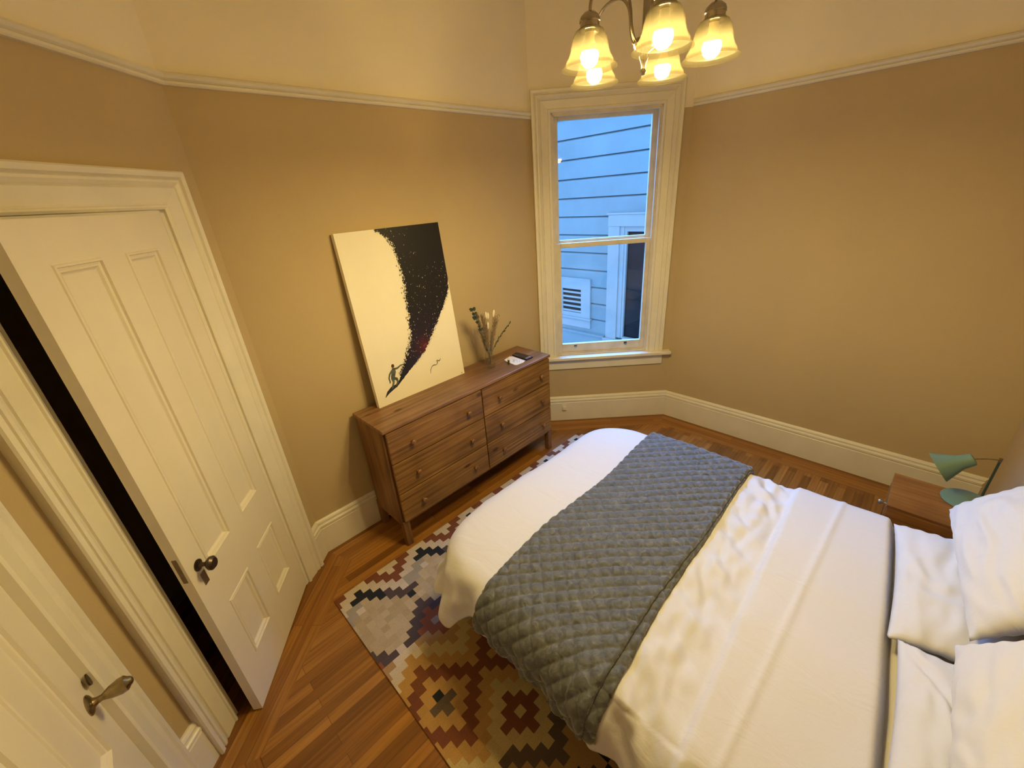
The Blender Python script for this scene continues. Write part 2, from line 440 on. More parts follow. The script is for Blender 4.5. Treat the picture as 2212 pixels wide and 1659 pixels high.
def moulding(name, i, prof, mat, trims=None):
    """profile (t,z) run along plan segment i (PLAN[i]->PLAN[i+1]); trims=list of (s0,s1) kept, else whole, mitred"""
    n = len(PLAN); P0, P1 = PLAN[i], PLAN[(i + 1) % n]; d = (P1 - P0).normalized(); nr = Vector((d.y, -d.x, 0))
    segs = trims or [None]; mb = MB(); Ls = {}
    for sg in segs:
        ra = []; rb = []
        for (t, z) in prof:
            if t not in Ls: Ls[t] = inset(t)
            a = Ls[t][i].copy(); b = Ls[t][(i + 1) % n].copy()
            if sg:
                if sg[0] is not None: a = P0 + d * sg[0] + nr * t
                if sg[1] is not None: b = P0 + d * sg[1] + nr * t
            ra.append((a.x, a.y, z)); rb.append((b.x, b.y, z))
        m_ = len(prof); mb.add(ra + rb, [(k, k + 1, m_ + k + 1, m_ + k) for k in range(m_ - 1)] + [tuple(range(m_)), tuple(range(m_, 2 * m_))])
    return struct(mb.build(name, mat))
HB = .2626
BASE = [(0, 0), (.024, 0), (.024, .196), (.021, .200), (.021, .206), (.027, .210), (.027, .224), (.020, .229), (.017, .236), (.019, .246), (.014, .256), (.008, HB), (0, HB)]
RAIL = [(0, RZ), (.018, RZ), (.024, RZ + .006), (.024, RZ + .014), (.018, RZ + .018), (.028, RZ + .024), (.034, RZ + .034), (.030, RZ + .042), (.010, RZ + .050), (0, RZ + .052)]
LW = (D - C).length
moulding('baseboard_back', 1, BASE, M['trim'])
moulding('baseboard_window', 2, BASE, M['trim'])
moulding('baseboard_right', 3, BASE, M['trim'])
moulding('baseboard_left', 0, BASE, M['trim'], [(None, SE - 1.133), (SE - .107, None)])
moulding('baseboard_entry', 5, BASE, M['trim'], [(None, ND[0] - .145)])
moulding('trim_1', 1, RAIL, M['trim'])
moulding('trim_2', 3, RAIL, M['trim'])
moulding('trim_3', 0, RAIL, M['trim'])
moulding('trim_4', 4, RAIL, M['trim'])
moulding('trim_8', 5, RAIL, M['trim'])

# casings ----------------------------------------------------------
def casing(name, org, d, n, s0, s1, z0, ztop, W, prof, mat, back=None):
    """U-shaped mitred architrave. d along wall, n into the room. s0,s1 inner edges; W outer width list"""
    mb = MB()
    rows = []
    for (w_, t) in prof:
        a = s0 - w_ * W; b = s1 + w_ * W; zt = ztop + w_ * W
        row = []
        for (s, z) in ((a, z0), (a, zt), (b, zt), (b, z0)):
            p = org + d * s + n * t; row.append((p.x, p.y, z))
        rows.append(row)
    mb.grid(rows)
    return struct(mb.build(name, mat, parent=back))
CAS = [(0, -.03), (0, .012), (.06, .018), (.10, .018), (.13, .012), (.17, .014), (.55, .022), (.58, .016), (.62, .022), (.70, .030), (.76, .030), (.79, .024), (.84, .036), (.96, .040), (1.0, .034), (1.0, 0)]
casing('trim_5', Vector((0,0,0)), DU, DN, CO[0], CO[1], 0, CO[2], .143, CAS, M['trim'])
casing('trim_6', G, Vector((0, 1, 0)), Vector((1, 0, 0)), ND[0] + .004, ND[1] - .004, 0, ND[2] - .004, .145, CAS, M['trim'])
mb = MB(); mb.box((XW - .16, -2.1, -.01), (XW - .15, -.80, 2.4)); struct(mb.build('hall_light_block', M['dark']))  # added dark slab behind the entry door, stops sky light leaking past the leaf

# jamb linings of the closet
mb = MB()
def wq(mb, s, off, z): p = DU * s + DN * off; return (p.x, p.y, z)
for s in (CO[0], CO[1]):
    s2 = s + (.02 if s == CO[0] else -.02)
    for (sa, sb) in ((s, s2),):
        v = [wq(mb, sa, .0, 0), wq(mb, sb, .0, 0), wq(mb, sb, -.15, 0), wq(mb, sa, -.15, 0)]
        v += [(a, b, CO[2]) for a, b, _ in v]
        mb.add(v, [(0,1,2,3),(4,5,6,7),(0,1,5,4),(1,2,6,5),(2,3,7,6),(3,0,4,7)])
v = [wq(mb, CO[0], 0, CO[2] - .012), wq(mb, CO[1], 0, CO[2] - .012), wq(mb, CO[1], -.15, CO[2] - .012), wq(mb, CO[0], -.15, CO[2] - .012)]
v += [(a, b, CO[2]) for a, b, _ in v]; mb.add(v, [(0,1,2,3),(4,5,6,7),(0,1,5,4),(1,2,6,5),(2,3,7,6),(3,0,4,7)])
struct(mb.build('trim_7', M['trim']))
# closet interior shell
mb = MB()
a0, b0 = CO[0] - .25, CO[1] + .25
def cp(s, o, z): p = DU * s + DN * o; return (p.x, p.y, z)
mb.add([cp(a0, -.138, -.02), cp(a0, -.85, -.02), cp(a0, -.85, 2.6), cp(a0, -.138, 2.6)], [(0,1,2,3)])
mb.add([cp(b0, -.138, -.02), cp(b0, -.85, -.02), cp(b0, -.85, 2.6), cp(b0, -.138, 2.6)], [(0,1,2,3)])
mb.add([cp(a0, -.85, -.02), cp(b0, -.85, -.02), cp(b0, -.85, 2.6), cp(a0, -.85, 2.6)], [(0,1,2,3)])
mb.add([cp(a0, -.138, 2.6), cp(b0, -.138, 2.6), cp(b0, -.85, 2.6), cp(a0, -.85, 2.6)], [(0,1,2,3)])
mb.add([cp(a0, -.138, -.004), cp(b0, -.138, -.004), cp(b0, -.85, -.004), cp(a0, -.85, -.004)], [(0,1,2,3)])
struct(mb.build('wall_closet', M['tan']))

# ------------------------------------------------------------------ panelled doors
def door_leaf(mb, W, H, T, panels, z0=.008):
    """leaf in local coords: x 0..W, y 0 (front, room side) .. -T, z; panels = (x0,x1,z0,z1)"""
    xs = sorted(set([0, W] + [p[0] for p in panels] + [p[1] for p in panels]))
    zs = sorted(set([z0, H] + [p[2] for p in panels] + [p[3] for p in panels]))
    for i in range(len(xs) - 1):
        for j in range(len(zs) - 1):
            xm, zm = (xs[i] + xs[i+1]) / 2, (zs[j] + zs[j+1]) / 2
            if any(p[0] < xm < p[1] and p[2] < zm < p[3] for p in panels): continue
            mb.add([(xs[i],0,zs[j]),(xs[i+1],0,zs[j]),(xs[i+1],0,zs[j+1]),(xs[i],0,zs[j+1])], [(0,1,2,3)])
    mb.add([(0,0,z0),(W,0,z0),(W,-T,z0),(0,-T,z0),(0,0,H),(W,0,H),(W,-T,H),(0,-T,H)], [(0,1,2,3),(4,5,6,7),(0,3,7,4),(1,2,6,5),(3,2,6,7)])
    prof = [(0, 0), (.003, .004), (.009, .005), (.012, -.003), (.020, -.006), (.024, -.003), (.030, -.010), (.034, -.012)]
    for (x0, x1, za, zb) in panels:
        rows = []
        for (i_, y) in prof:
            rows.append([(x0+i_, y, za+i_), (x1-i_, y, za+i_), (x1-i_, y, zb-i_), (x0+i_, y, zb-i_), (x0+i_, y, za+i_)])
        mb.grid(rows)
        q = prof[-1]; i_ = q[0]
        mb.add([(x0+i_, q[1], za+i_), (x1-i_, q[1], za+i_), (x1-i_, q[1], zb-i_), (x0+i_, q[1], zb-i_)], [(0,1,2,3)])
def lathe_y(mb, prof, c, n=24, mi=0):
    """lathe around +y axis"""
    mb.lathe(prof, c, n, mi=mi, mat=Matrix.Rotation(-pi/2, 4, 'X'))

# closet door: local x from hinge outwards, y towards the room
hp = Vector((-.1855, -.1730, 0)); fp = Vector((-.610, -.749, 0))
dl = (fp - hp); LW1 = dl.length; ang = atan2(dl.y, dl.x)
# local x = along leaf; local +y must point into room
ydir = Vector((-sin(ang), cos(ang), 0)); flip = ydir.dot(DN) < 0
def door_root(name, pos, ang_, **kw):
    o = empty(name, pos, ang_); struct(o); return o
d1 = door_root('door_1', hp, ang)
sy = -1 if flip else 1
panels = [(.112, .303, .262, .612), (.416, .600, .250, .606), (.118, .304, .830, 2.045), (.414, .610, .830, 2.045)]
mb = MB(); door_leaf(mb, LW1, 2.172, .040, panels)
mb.v = [(x, y * sy, z) for x, y, z in mb.v]; mb.build('leaf', M['door'], d1)
mb = MB(); lathe_y(mb, [(.0, 0), (.024, 0), (.024, .004), (.010, .008), (.008, .030), (.018, .036), (.027, .046), (.028, .056), (.020, .064), (0.0, .066)], (0, 0, 0))
mb.v = [(x + .655, y * sy, z + .885) for x, y, z in mb.v]; mb.build('knob', M['metal_dark'], d1, smooth=True)
mb = MB(); mb.box((.640, 0, .785), (.668, .003, .845)); mb.v = [(x, y * sy, z) for x, y, z in mb.v]; tag(mb.build('keyhole_plate', M['nickel'], d1), 'worn grey keyhole plate')
mb = MB(); mb.box((LW1, -.028, .86), (LW1 + .002, -.012, .98)); mb.v = [(x, y * sy, z) for x, y, z in mb.v]; mb.build('latch_plate', M['stem'], d1)
for hz in (.264, 1.90):
    mb = MB(); mb.lathe([(.006, -.045), (.006, .045)], (-.006, .006 * sy, hz), 10); mb.box((-.02, -.0, hz - .042), (.004, .003, hz + .042)) if sy > 0 else mb.box((-.02, -.003, hz - .042), (.004, .0, hz + .042))
    mb.build('hinge', M['door'], d1, smooth=True)

# entry door, closed, beside the camera
d2 = door_root('door_2', (XW - .012, E0.y - .1575, 0), -pi / 2)
W2 = ND[1] - ND[0] - .008
mb = MB(); door_leaf(mb, W2, 2.172, .040, [(.135, .340, .26, .60), (.445, .650, .26, .60), (.135, .340, .765, 2.045), (.445, .650, .765, 2.045)])
mb.build('leaf', M['door'], d2)
mb = MB(); lathe_y(mb, [(0, 0), (.030, 0), (.031, .003), (.026, .007), (.014, .012), (.010, .020), (.009, .030), (.012, .036), (.019, .050), (.024, .070), (.023, .084), (.014, .092), (.012, .096), (.007, .100), (0, .101)], (0, 0, 0))
mb.v = [(x + .066, y, z + .892) for x, y, z in mb.v]; tag(mb.build('knob', M['brass'], d2, smooth=True), 'aged brass egg-shaped knob')
mb = MB(); lathe_y(mb, [(0, 0), (.020, 0), (.020, .004), (0, .005)], (0, 0, 0))
mb.v = [(x + .014 - .012, y + .012, z + .925) for x, y, z in mb.v]; mb.build('keyhole_cover', M['metal_dark'], d2, smooth=True)

# ------------------------------------------------------------------ window
def wp(s, off, z): p = C + WE * s + WN * off; return (p.x, p.y, z)
def wbox(mb, s0, s1, o0, o1, z0, z1, mi=0):
    vs = [wp(s0,o0,z0), wp(s1,o0,z0), wp(s1,o1,z0), wp(s0,o1,z0), wp(s0,o0,z1), wp(s1,o0,z1), wp(s1,o1,z1), wp(s0,o1,z1)]
    mb.add(vs, [(0,3,2,1),(4,5,6,7),(0,1,5,4),(1,2,6,5),(2,3,7,6),(3,0,4,7)], mi)
win = empty('window_1', tuple(C)); struct(win)
def wpart(mb, name, mat, **k):
    mb.v = [(x - C.x, y - C.y, z) for x, y, z in mb.v]
    return mb.build(name, mat, win, **k)
WCAS = [(0, -.02), (0, .010), (.05, .016), (.12, .016), (.16, .010), (.22, .012), (.50, .022), (.54, .014), (.60, .022), (.68, .032), (.74, .032), (.78, .024), (.85, .034), (.97, .036), (1.0, .030), (1.0, 0)]
mb = MB(); rows = []
for (w_, t) in WCAS:
    row = []
    for (s, z) in ((WO[0] - w_ * .150, .70), (WO[0] - w_ * .150, 2.69 + w_ * .15), (WO[1] + w_ * .150, 2.69 + w_ * .15), (WO[1] + w_ * .150, .70)): row.append(wp(s, t, z))
    rows.append(row)
mb.grid(rows); wpart(mb, 'casing', M['trim'])
# jamb liner with stops
mb = MB()
for s0, s1 in ((WO[0] - .002, WO[0] + .012), (WO[1] - .012, WO[1] + .002)): wbox(mb, s0, s1, -.139, .0, .70, 2.69)
wbox(mb, WO[0], WO[1], -.139, 0, 2.676, 2.692)
for s0, s1 in ((WO[0] + .010, WO[0] + .022), (WO[1] - .022, WO[1] - .010)): wbox(mb, s0, s1, -.028, -.006, .70, 2.69); wbox(mb, s0, s1, -.078, -.070, .70, 2.69)
wbox(mb, WO[0], WO[1], -.028, -.006, 2.664, 2.676)
wpart(mb, 'jamb', M['sash'])
mb = MB()   # stool
wbox(mb, .0, 1.240, .0, .072, .672, .702); wbox(mb, WO[0], WO[1], -.03, .0, .672, .702)
wpart(mb, 'window_sill', M['trim'], bevel=.006)
mb = MB(); wbox(mb, .006, 1.175, .0, .020, .566, .672); wpart(mb, 'apron', M['trim'], bevel=.003)
mb = MB(); wbox(mb, WO[0], WO[1], -.139, -.03, .66, .698); wpart(mb, 'outer_sill', M['sash'])
def sash(name, s0, s1, z0, z1, g, o0, o1, glassname):
    gs0, gs1, gz0, gz1 = g
    mb = MB()
    wbox(mb, s0, gs0, o0, o1, z0, z1); wbox(mb, gs1, s1, o0, o1, z0, z1)
    wbox(mb, gs0, gs1, o0, o1, z0, gz0); wbox(mb, gs0, gs1, o0, o1, gz1, z1)
    so = wpart(mb, name, M['sash'], bevel=.004)
    mb = MB(); m_ = (o0 + o1) / 2; mb.add([wp(gs0, m_, gz0), wp(gs1, m_, gz0), wp(gs1, m_, gz1), wp(gs0, m_, gz1)], [(0,1,2,3)])
    mb.v = [(x - C.x, y - C.y, z) for x, y, z in mb.v]
    mb.build('glass_pane', M['pane'], so)
sash('upper_sash', WO[0] + .012, WO[1] - .012, 1.700, 2.676, (.220, .966, 1.752, 2.643), -.110, -.074, 'glass')
low = sash('lower_sash', WO[0] + .014, WO[1] - .014, .722, 1.730, (.227, .965, .806, 1.690), -.066, -.030, 'glass')
mb = MB()
wbox(mb, WO[0] + .012, WO[1] - .012, -.07, -.0, .700, .716); wbox(mb, WO[0] + .012, WO[1] - .012, -.03, -.015, .716, .726)
wpart(mb, 'sill_stop', M['sash'], bevel=.002)
for s in (.352, .828):
    mb = MB(); wbox(mb, s - .014, s + .014, -.030, -.026, .775, .797); wbox(mb, s - .008, s + .008, -.028, -.010, .774, .780)
    wpart(mb, 'sash_lift', M['brass'], bevel=.001)

# outlet on the window-wall baseboard
ot = empty('power_outlet', wp(.228, .024, .110)); tag(ot, 'small cream wall outlet with plug adapter on the baseboard under the window', 'outlet')
def wl(mb, org): mb.v = [(x - org[0], y - org[1], z - org[2]) for x, y, z in mb.v]
mb = MB(); wbox(mb, .203, .253, .024, .030, .112, .186); wl(mb, wp(.228, .024, .110)); mb.build('plate', M['white_plastic'], ot, bevel=.004)
mb = MB(); wbox(mb, .212, .246, .030, .050, .126, .168); wl(mb, wp(.228, .024, .110)); mb.build('plug_adapter', M['white_plastic'], ot, bevel=.004)

# ------------------------------------------------------------------ neighbour house across the light well
NX = 4.3
def nc(yz, X0=4.6):
    k = (NX + .4639) / (X0 + .4639); return (-2.4851 + (yz[0] + 2.4851) * k, 2.1385 + (yz[1] - 2.1385) * k)
NROOT = (NX, 1.0, 0)
nb = empty('neighbor_house', NROOT); tag(nb, 'blue-grey clapboard house wall seen through the window', 'house')
def nbox(mb, x0, x1, y0, y1, z0, z1):
    mb.box((NX - x1 - NROOT[0], y0 - NROOT[1], z0), (NX - x0 - NROOT[0], y1 - NROOT[1], z1))
w_y1 = nc((.735, 0))[0]; w_y0 = w_y1 - 1.05; w_in = nc((.563, 0))[0]; w_top = nc((0, 1.82))[1]; w_hb = nc((0, 1.676))[1]; w_bot = nc((0, .12))[1]
hole = (w_y0, w_y1, w_bot - .08, w_hb)
z_l = [nc((0, z))[1] for z in (2.765, 2.523, 2.283, 2.041, 1.812, 1.56, 1.325, 1.08, .853, .612, .366, .137, -.126)]
step = (z_l[0] - z_l[-1]) / (len(z_l) - 1)
zz = z_l[0] + step * 1.35
mb = MB(); y_a, y_b = -3.0, 5.0
zt = z_l[0] + step * 2
while zt > -1.2:
    zb = zt - step
    # shiplap board: flat face with a cove at its top
    segs = [(y_a, y_b)]
    if zb < hole[3] and zt > hole[2]: segs = [(y_a, hole[0] + .05), (hole[1] - .05, y_b)]
    for (ya, yb) in segs:
        ztc = min(zt, zz)
        prof = [(-.035, ztc), (-.012, ztc - .012), (-.004, ztc - .018), (.0, ztc - .034), (.0, zb + .007), (-.002, zb + .005), (-.035, zb + .005)]
        v = []
        for y in (ya, yb):
            for (t, z) in prof: v.append((-t * 1.0 - 0.0, y - NROOT[1], z))
        n_ = len(prof); mb.add(v, [(k, k + 1, n_ + k + 1, n_ + k) for k in range(n_ - 1)])
    zt = zb
mb.box((.06, y_a - NROOT[1], -1.2), (.15, y_b - NROOT[1], zz))
mb.build('siding', M['siding'], nb)
mb = MB(); mb.box((-.10, y_a - NROOT[1], zz), (.3, y_b - NROOT[1], zz + .12)); mb.build('cornice', M['siding_trim'], nb)
nw = MB()
nbox(nw, 0, .035, w_y0, w_y1, w_hb, w_top); nbox(nw, .0, .045, w_y0 - .02, w_y1 + .02, w_top, w_top + .02)
nbox(nw, 0, .030, w_in, w_y1, w_bot, w_hb); nbox(nw, 0, .030, w_y0, w_y0 + (w_y1 - w_in), w_bot, w_hb)
nbox(nw, 0, .06, w_y0 - .03, w_y1 + .03, w_bot - .05, w_bot)
nwo = nw.build('window_casing', M['siding_trim'], nb, bevel=.003)
nw = MB(); gi = nc((.462, 0))[0]; go = w_y0 + (w_y1 - gi); gt = nc((0, 1.61))[1]; gb = nc((0, .17))[1]
nbox(nw, -.03, .012, gi + .035, w_in, gb - .02, w_hb); nbox(nw, -.03, .004, gi, gi + .035, gb - .02, w_hb)
nbox(nw, -.03, .012, w_y0 + (w_y1 - w_in), go, gb - .02, w_hb); nbox(nw, -.03, .004, go, gi, gt, w_hb); nbox(nw, -.03, .02, go, gi, w_bot, gb)
nw.build('window_frame', M['siding_trim'], nb, bevel=.002)
nw = MB(); nbox(nw, -.035, -.03, go, gi, gb, gt); nw.build('window_glass', M['dark_pane'], nb)
# vent
vo = [nc(p) for p in ((1.015, .937), (1.03, .378))]; vi = [nc(p) for p in ((1.180, .783), (1.180, .424))]
vy0 = vo[0][0]; vz1 = vo[0][1]; vz0 = vo[1][1] - .02; iy0 = vi[0][0]; iz1 = vi[0][1]; iz0 = vi[1][1]; iy1 = nc((1.53, 0))[0]; vy1 = iy1 + (iy0 - vy0)
nw = MB(); nbox(nw, 0, .03, vy0, iy0, vz0, vz1); nbox(nw, 0, .03, iy1, vy1, vz0, vz1); nbox(nw, 0, .03, iy0, iy1, iz1, vz1); nbox(nw, 0, .03, iy0, iy1, vz0, iz0)
nbox(nw, 0, .05, vy0 - .02, vy1 + .02, vz0 - .025, vz0); nbox(nw, 0, .022, vy0, vy1, vz0 - .15, vz0 - .025); nbox(nw, 0, .036, vy0 - .0, vy1 + .0, vz1, vz1 + .012)
vf = nw.build('vent_frame', M['siding_trim'], nb, bevel=.002)
nl = 5
for k in range(nl):
    zc = iz1 - (k + .62) * (iz1 - iz0) / nl
    nw = MB(); nbox(nw, .0, .022, iy0, iy1, zc - .018, zc + .008); nw.build('vent_louver', M['siding_trim'], nb)
nw = MB(); nbox(nw, 0, .004, iy0, iy1, iz0, iz1); nw.build('vent_backing', M['louver_dark'], nb)
nw = MB(); nbox(nw, 0, .05, w_y1 + .02, y_b, nc((0, .125))[1] - .02, nc((0, .125))[1] + .01); nbox(nw, 0, .03, w_y1 + .02, y_b, -.35, nc((0, .125))[1] - .02); nw.build('water_table', M['siding'], nb)
# light-well ground
mb = MB(); mb.add([(1.5, 1.0, -1.2), (6, -4, -1.2), (6, 5, -1.2), (1.5, 5, -1.2)], [(0,1,2,3)]); tag(mb.build('light_well_ground', plain('concrete', (.2, .2, .2))), 'grey concrete ground between the two houses', 'ground', kind='structure')

# ------------------------------------------------------------------ dresser
DX, DY, DW, DD, DH = .4047, -.0344, 1.5523, .3803, .9213
dr = empty('dresser', (DX, DY, 0), .0055); tag(dr, 'brown stained pine dresser with six drawers below the leaning painting', 'dresser')
def part(name, boxes, mat, parent=dr, bevel=.003):
    mb = MB(); cx = sum((b[0][0] + b[1][0]) / 2 for b in boxes) / len(boxes); cy = sum((b[0][1] + b[1][1]) / 2 for b in boxes) / len(boxes); cz = min(b[0][2] for b in boxes)
    for a, b in boxes: mb.box(a, b)
    return mb.build(name, mat, parent, bevel=bevel, loc=(cx, cy, cz))
part('top', [((-.002, -DD - .004, DH - .022), (DW + .002, 0, DH))], M['pine_top'])
for s in (0, 1):
    x0 = .004 if s == 0 else DW - .024
    part('side_panel', [((x0, -DD + .022, .165), (x0 + .020, -.02, DH - .022))], M['pine_z'])
for x0 in (.004, DW - .050):
    for y0 in (-DD + .004, -.050):
        part('leg', [((x0, y0, 0), (x0 + .046, y0 + .046, .205 if y0 < -.2 else .205))], M['pine_z'])
part('front_rail', [((.020, -DD + .012, .182), (DW - .020, -DD + .030, .205)), ((.020, -DD + .012, DH - .034), (DW - .020, -DD + .030, DH - .022)), ((.772, -DD + .014, .205), (.790, -DD + .030, DH - .022))], M['pine'])
part('back_panel', [((.024, -.020, .19), (DW - .024, -.012, DH - .022))], M['pine'])
part('bottom_panel', [((.024, -DD + .03, .192), (DW - .024, -.02, .204))], M['pine'])
rowsz = [(.672, .893), (.438, .665), (.208, .431)]
kz = [.773, .545, .312]
for c, (xa, xb, ks) in enumerate(((.018, .779, (.176, .638)), (.787, DW - .016, (.940, 1.414)))):
    for r, (za, zb) in enumerate(rowsz):
        dw_ = part('drawer', [((xa, -DD - .006, za), (xb, -DD + .016, zb))], M['pine'], bevel=.0035)
        for kx in ks:
            mb = MB(); mb.lathe([(0.0, 0), (.0085, 0), (.008, .010), (.012, .016), (.0165, .022), (.017, .028), (.012, .033), (0, .034)], (0, 0, 0), 18, mat=Matrix.Rotation(pi/2, 4, 'X'))
            k = mb.build('knob', M['pine_z'], None, smooth=True); k.parent = dw_
            k.location = (kx - dw_.location.x, -DD - .006 - dw_.location.y, kz[r] - dw_.location.z)

# ------------------------------------------------------------------ painting leaning on the wall
def T_(o): return o
pt = empty('canvas_painting', (.552, -.127, .9225)); tag(pt, 'tall cream canvas painting of a surfer under a black speckled wave, leaning on dresser', 'painting')
pt.rotation_euler = (-atan2(.08, 1.0), 0, 0)
CW, CH = .7235, 1.091
cv_ = MB(); cv_.box((0, 0.0, 0), (CW, .036, CH), 0)
left = [(.262,1.091),(.300,1.06),(.322,1.05),(.340,1.020),(.364,.979),(.374,.891),(.382,.794),(.378,.695),(.366,.596),(.359,.511),(.351,.415),(.331,.358),(.288,.288),(.232,.205),(.194,.153),(.149,.095)]
right = [(.7235,1.091),(.7235,.908),(.7235,.72),(.713,.656),(.660,.567),(.603,.488),(.540,.411),(.471,.327),(.414,.268),(.337,.217),(.251,.161),(.178,.112),(.149,.093)]
def resamp(L, n):
    d = [0]
    for a, b in zip(L, L[1:]): d.append(d[-1] + hypot(a[0]-b[0], a[1]-b[1]))
    out = []
    for k in range(n):
        t = d[-1] * k / (n - 1); i = 0
        while i < len(d) - 2 and d[i+1] < t: i += 1
        f = (t - d[i]) / max(1e-9, d[i+1] - d[i]); out.append((L[i][0] + (L[i+1][0]-L[i][0]) * f, L[i][1] + (L[i+1][1]-L[i][1]) * f))
    return out
n_ = 150; Lp = resamp(left, n_); Rp = resamp(right, n_)
mb = MB(); rows = []
for k in range(n_):
    jl = random.uniform(-.010, .008) * min(1, (n_ - k) / 30); jr = random.uniform(-.006, .007) * min(1, (n_ - k) / 30) if Rp[k][0] < .72 else 0
    a = (Lp[k][0] + jl, -.0012, Lp[k][1]); b = (min(CW, Rp[k][0] + jr), -.0012, Rp[k][1])
    rows.append([a, b])
cv_.grid(rows, 1)
# dark spray beside the edge + cream flecks on top of the wave
mb = MB(); mf = MB()
def tri(mb_, x, z, s, y, elong=1.6):
    a = random.uniform(1.0, 2.2); ca, sa = cos(a), sin(a)
    q = [(-s * elong, -s*.5), (s * elong*.8, -s * .6), (s * elong, s*.5), (-s * elong*.6, s * .6)]
    mb_.add([(min(CW-.001, max(.002, x + u * ca - v_ * sa)), y, min(CH-.001, z + u * sa + v_ * ca)) for u, v_ in q], [(0,1,2,3)])
for k in range(520):
    i = int((random.random() ** .9) * (n_ - 12)); x, z = Lp[i]; x += -abs(random.gauss(0, .012)); tri(mb, x, z, random.uniform(.0012, .0042), -.0014)
for k in range(150):
    i = random.randint(40, n_ - 25); x, z = Rp[i]; x += abs(random.gauss(0, .007))
    if x < CW - .004: tri(mb, x, z, random.uniform(.001, .003), -.0014)
cv_.add(mb.v, mb.f, 1)
for k in range(330):
    i = int(random.random() * (n_ - 30)); f = random.random() ** (2.2 if random.random() < .62 else .9)
    if random.random() < .25: f = 1 - abs(random.gauss(0, .12))
    f = max(0.01, min(.99, f))
    if .35 < i / n_ < .6 and random.random() < .35: f = random.uniform(.2, .95)
    x = Lp[i][0] + (Rp[i][0] - Lp[i][0]) * f; z = Lp[i][1] + (Rp[i][1] - Lp[i][1]) * f
    if x > CW - .006 or (z > .85 and f > .45): continue
    tri(mf, x, z, random.choice((.0007, .0010, .0014, .0022)) * random.uniform(.7, 1.3), -.0017)
cv_.add(mf.v, mf.f, 2)
cvs = cv_.build('canvas', [M['canvas'], M['wave'], M['fleck']], pt)
def poly(name, pts, mat, y=-.0016):
    mb = MB(); mb.add([(x, y, z) for x, z in pts], [tuple(range(len(pts)))]); return mb.build(name, mat, pt)
def limb(mb, pts, ws, y=-.0018):
    L = []; R_ = []
    for i, p in enumerate(pts):
        a = pts[max(0, i-1)]; b = pts[min(len(pts)-1, i+1)]; dx, dz = b[0]-a[0], b[1]-a[1]; l = hypot(dx, dz); nx, nz = -dz/l, dx/l
        L.append((p[0]+nx*ws[i], y, p[1]+nz*ws[i])); R_.append((p[0]-nx*ws[i], y, p[1]-nz*ws[i]))
    mb.grid([list(t) for t in zip(L, R_)])
mb = MB(); limb(mb, [(.057,.055),(.085,.082),(.120,.100),(.150,.108),(.172,.118)], [.001,.010,.014,.010,.002], -.0015); mb.build('painted_board', M['board'], pt)
mb = MB()
limb(mb, [(.160,.232),(.157,.205),(.146,.180),(.140,.160)], [.010,.016,.015,.013])
limb(mb, [(.163,.222),(.190,.222),(.214,.232),(.243,.233)], [.008,.006,.005,.003])
limb(mb, [(.148,.218),(.125,.198),(.114,.172),(.116,.148),(.112,.138)], [.008,.006,.005,.004,.004])
limb(mb, [(.142,.165),(.168,.152),(.170,.128),(.152,.108)], [.011,.009,.007,.006])
limb(mb, [(.138,.165),(.140,.138),(.130,.118),(.120,.098)], [.011,.008,.007,.006])
mb.build('painted_surfer', M['figure'], pt)
mb = MB(); mb.add([(.160 + .011*cos(a*pi/6), -.0018, .246 + .013*sin(a*pi/6)) for a in range(12)], [tuple(range(12))]); mb.build('painted_head', M['figure_hair'], pt)
mb = MB(); limb(mb, [(.535,.182),(.527,.170),(.517,.166),(.508,.174),(.502,.178),(.502,.166),(.501,.152),(.488,.146),(.470,.150),(.452,.146),(.438,.128),(.431,.099)], [.001,.0025,.003,.002,.0025,.003,.002,.002,.003,.002,.002,.0008]); mb.build('painted_squiggle', M['board'], pt)
mb = MB(); limb(mb, [(.690,.012),(.695,.018),(.700,.011),(.706,.017)], [.001]*4); limb(mb, [(.692,.009),(.704,.009)], [.0006]*2); mb.build('painted_signature', M['board'], pt)

# ------------------------------------------------------------------ things on the dresser
ZT = DH + .0005
VX, VY = 1.478, -.200
va = MB(); va.lathe([(0, 0), (.036, 0), (.040, .004), (.041, .02), (.038, .07), (.030, .115), (.026, .150), (.030, .178), (.0285, .178), (.0245, .150), (.028, .115), (.036, .07), (.038, .02), (.034, .010), (0, .009)], (0, 0, 0), 28, cap0=False, cap1=False)
v_o = va.build('flower_vase', M['vase_glass'], None, smooth=True); v_o.location = (VX, VY, ZT); tag(v_o, 'clear glass bottle vase holding dried stems on the dresser', 'vase')
def stemthing(name, label, cat, pts, r, mat, group=None):
    o = empty(name, (VX, VY, ZT + .012)); tag(o, label, cat, group)
    P_ = [Vector(p) - Vector((VX, VY, ZT + .012)) for p in pts]
    mb = MB(); mb.tube(P_, r, 6); mb.build('stem', mat, o, smooth=True)
    return o, P_
def bz(p0, p1, p2, n=12):
    p0, p1, p2 = map(Vector, (p0, p1, p2)); return [p0 * (1-t)**2 + p1 * 2*t*(1-t) + p2 * t*t for t in [i/n for i in range(n+1)]]
def leafquad(mb, p, d, n, L, Wd):
    d = d.normalized(); s = d.cross(n).normalized(); n = s.cross(d)
    pr = [(0, 0), (.25, .8), (.5, 1.0), (.78, .7), (1, 0)]
    a = [p + d * (L*t) + s * (Wd*w_) + n * (.18*L*sin(t*pi)) for t, w_ in pr]; b = [p + d * (L*t) - s * (Wd*w_) + n * (.18*L*sin(t*pi)) for t, w_ in pr]
    c = [p + d * (L*t) for t, w_ in pr]
    mb.grid([[x, y, z] for x, y, z in zip(a, c, b)])
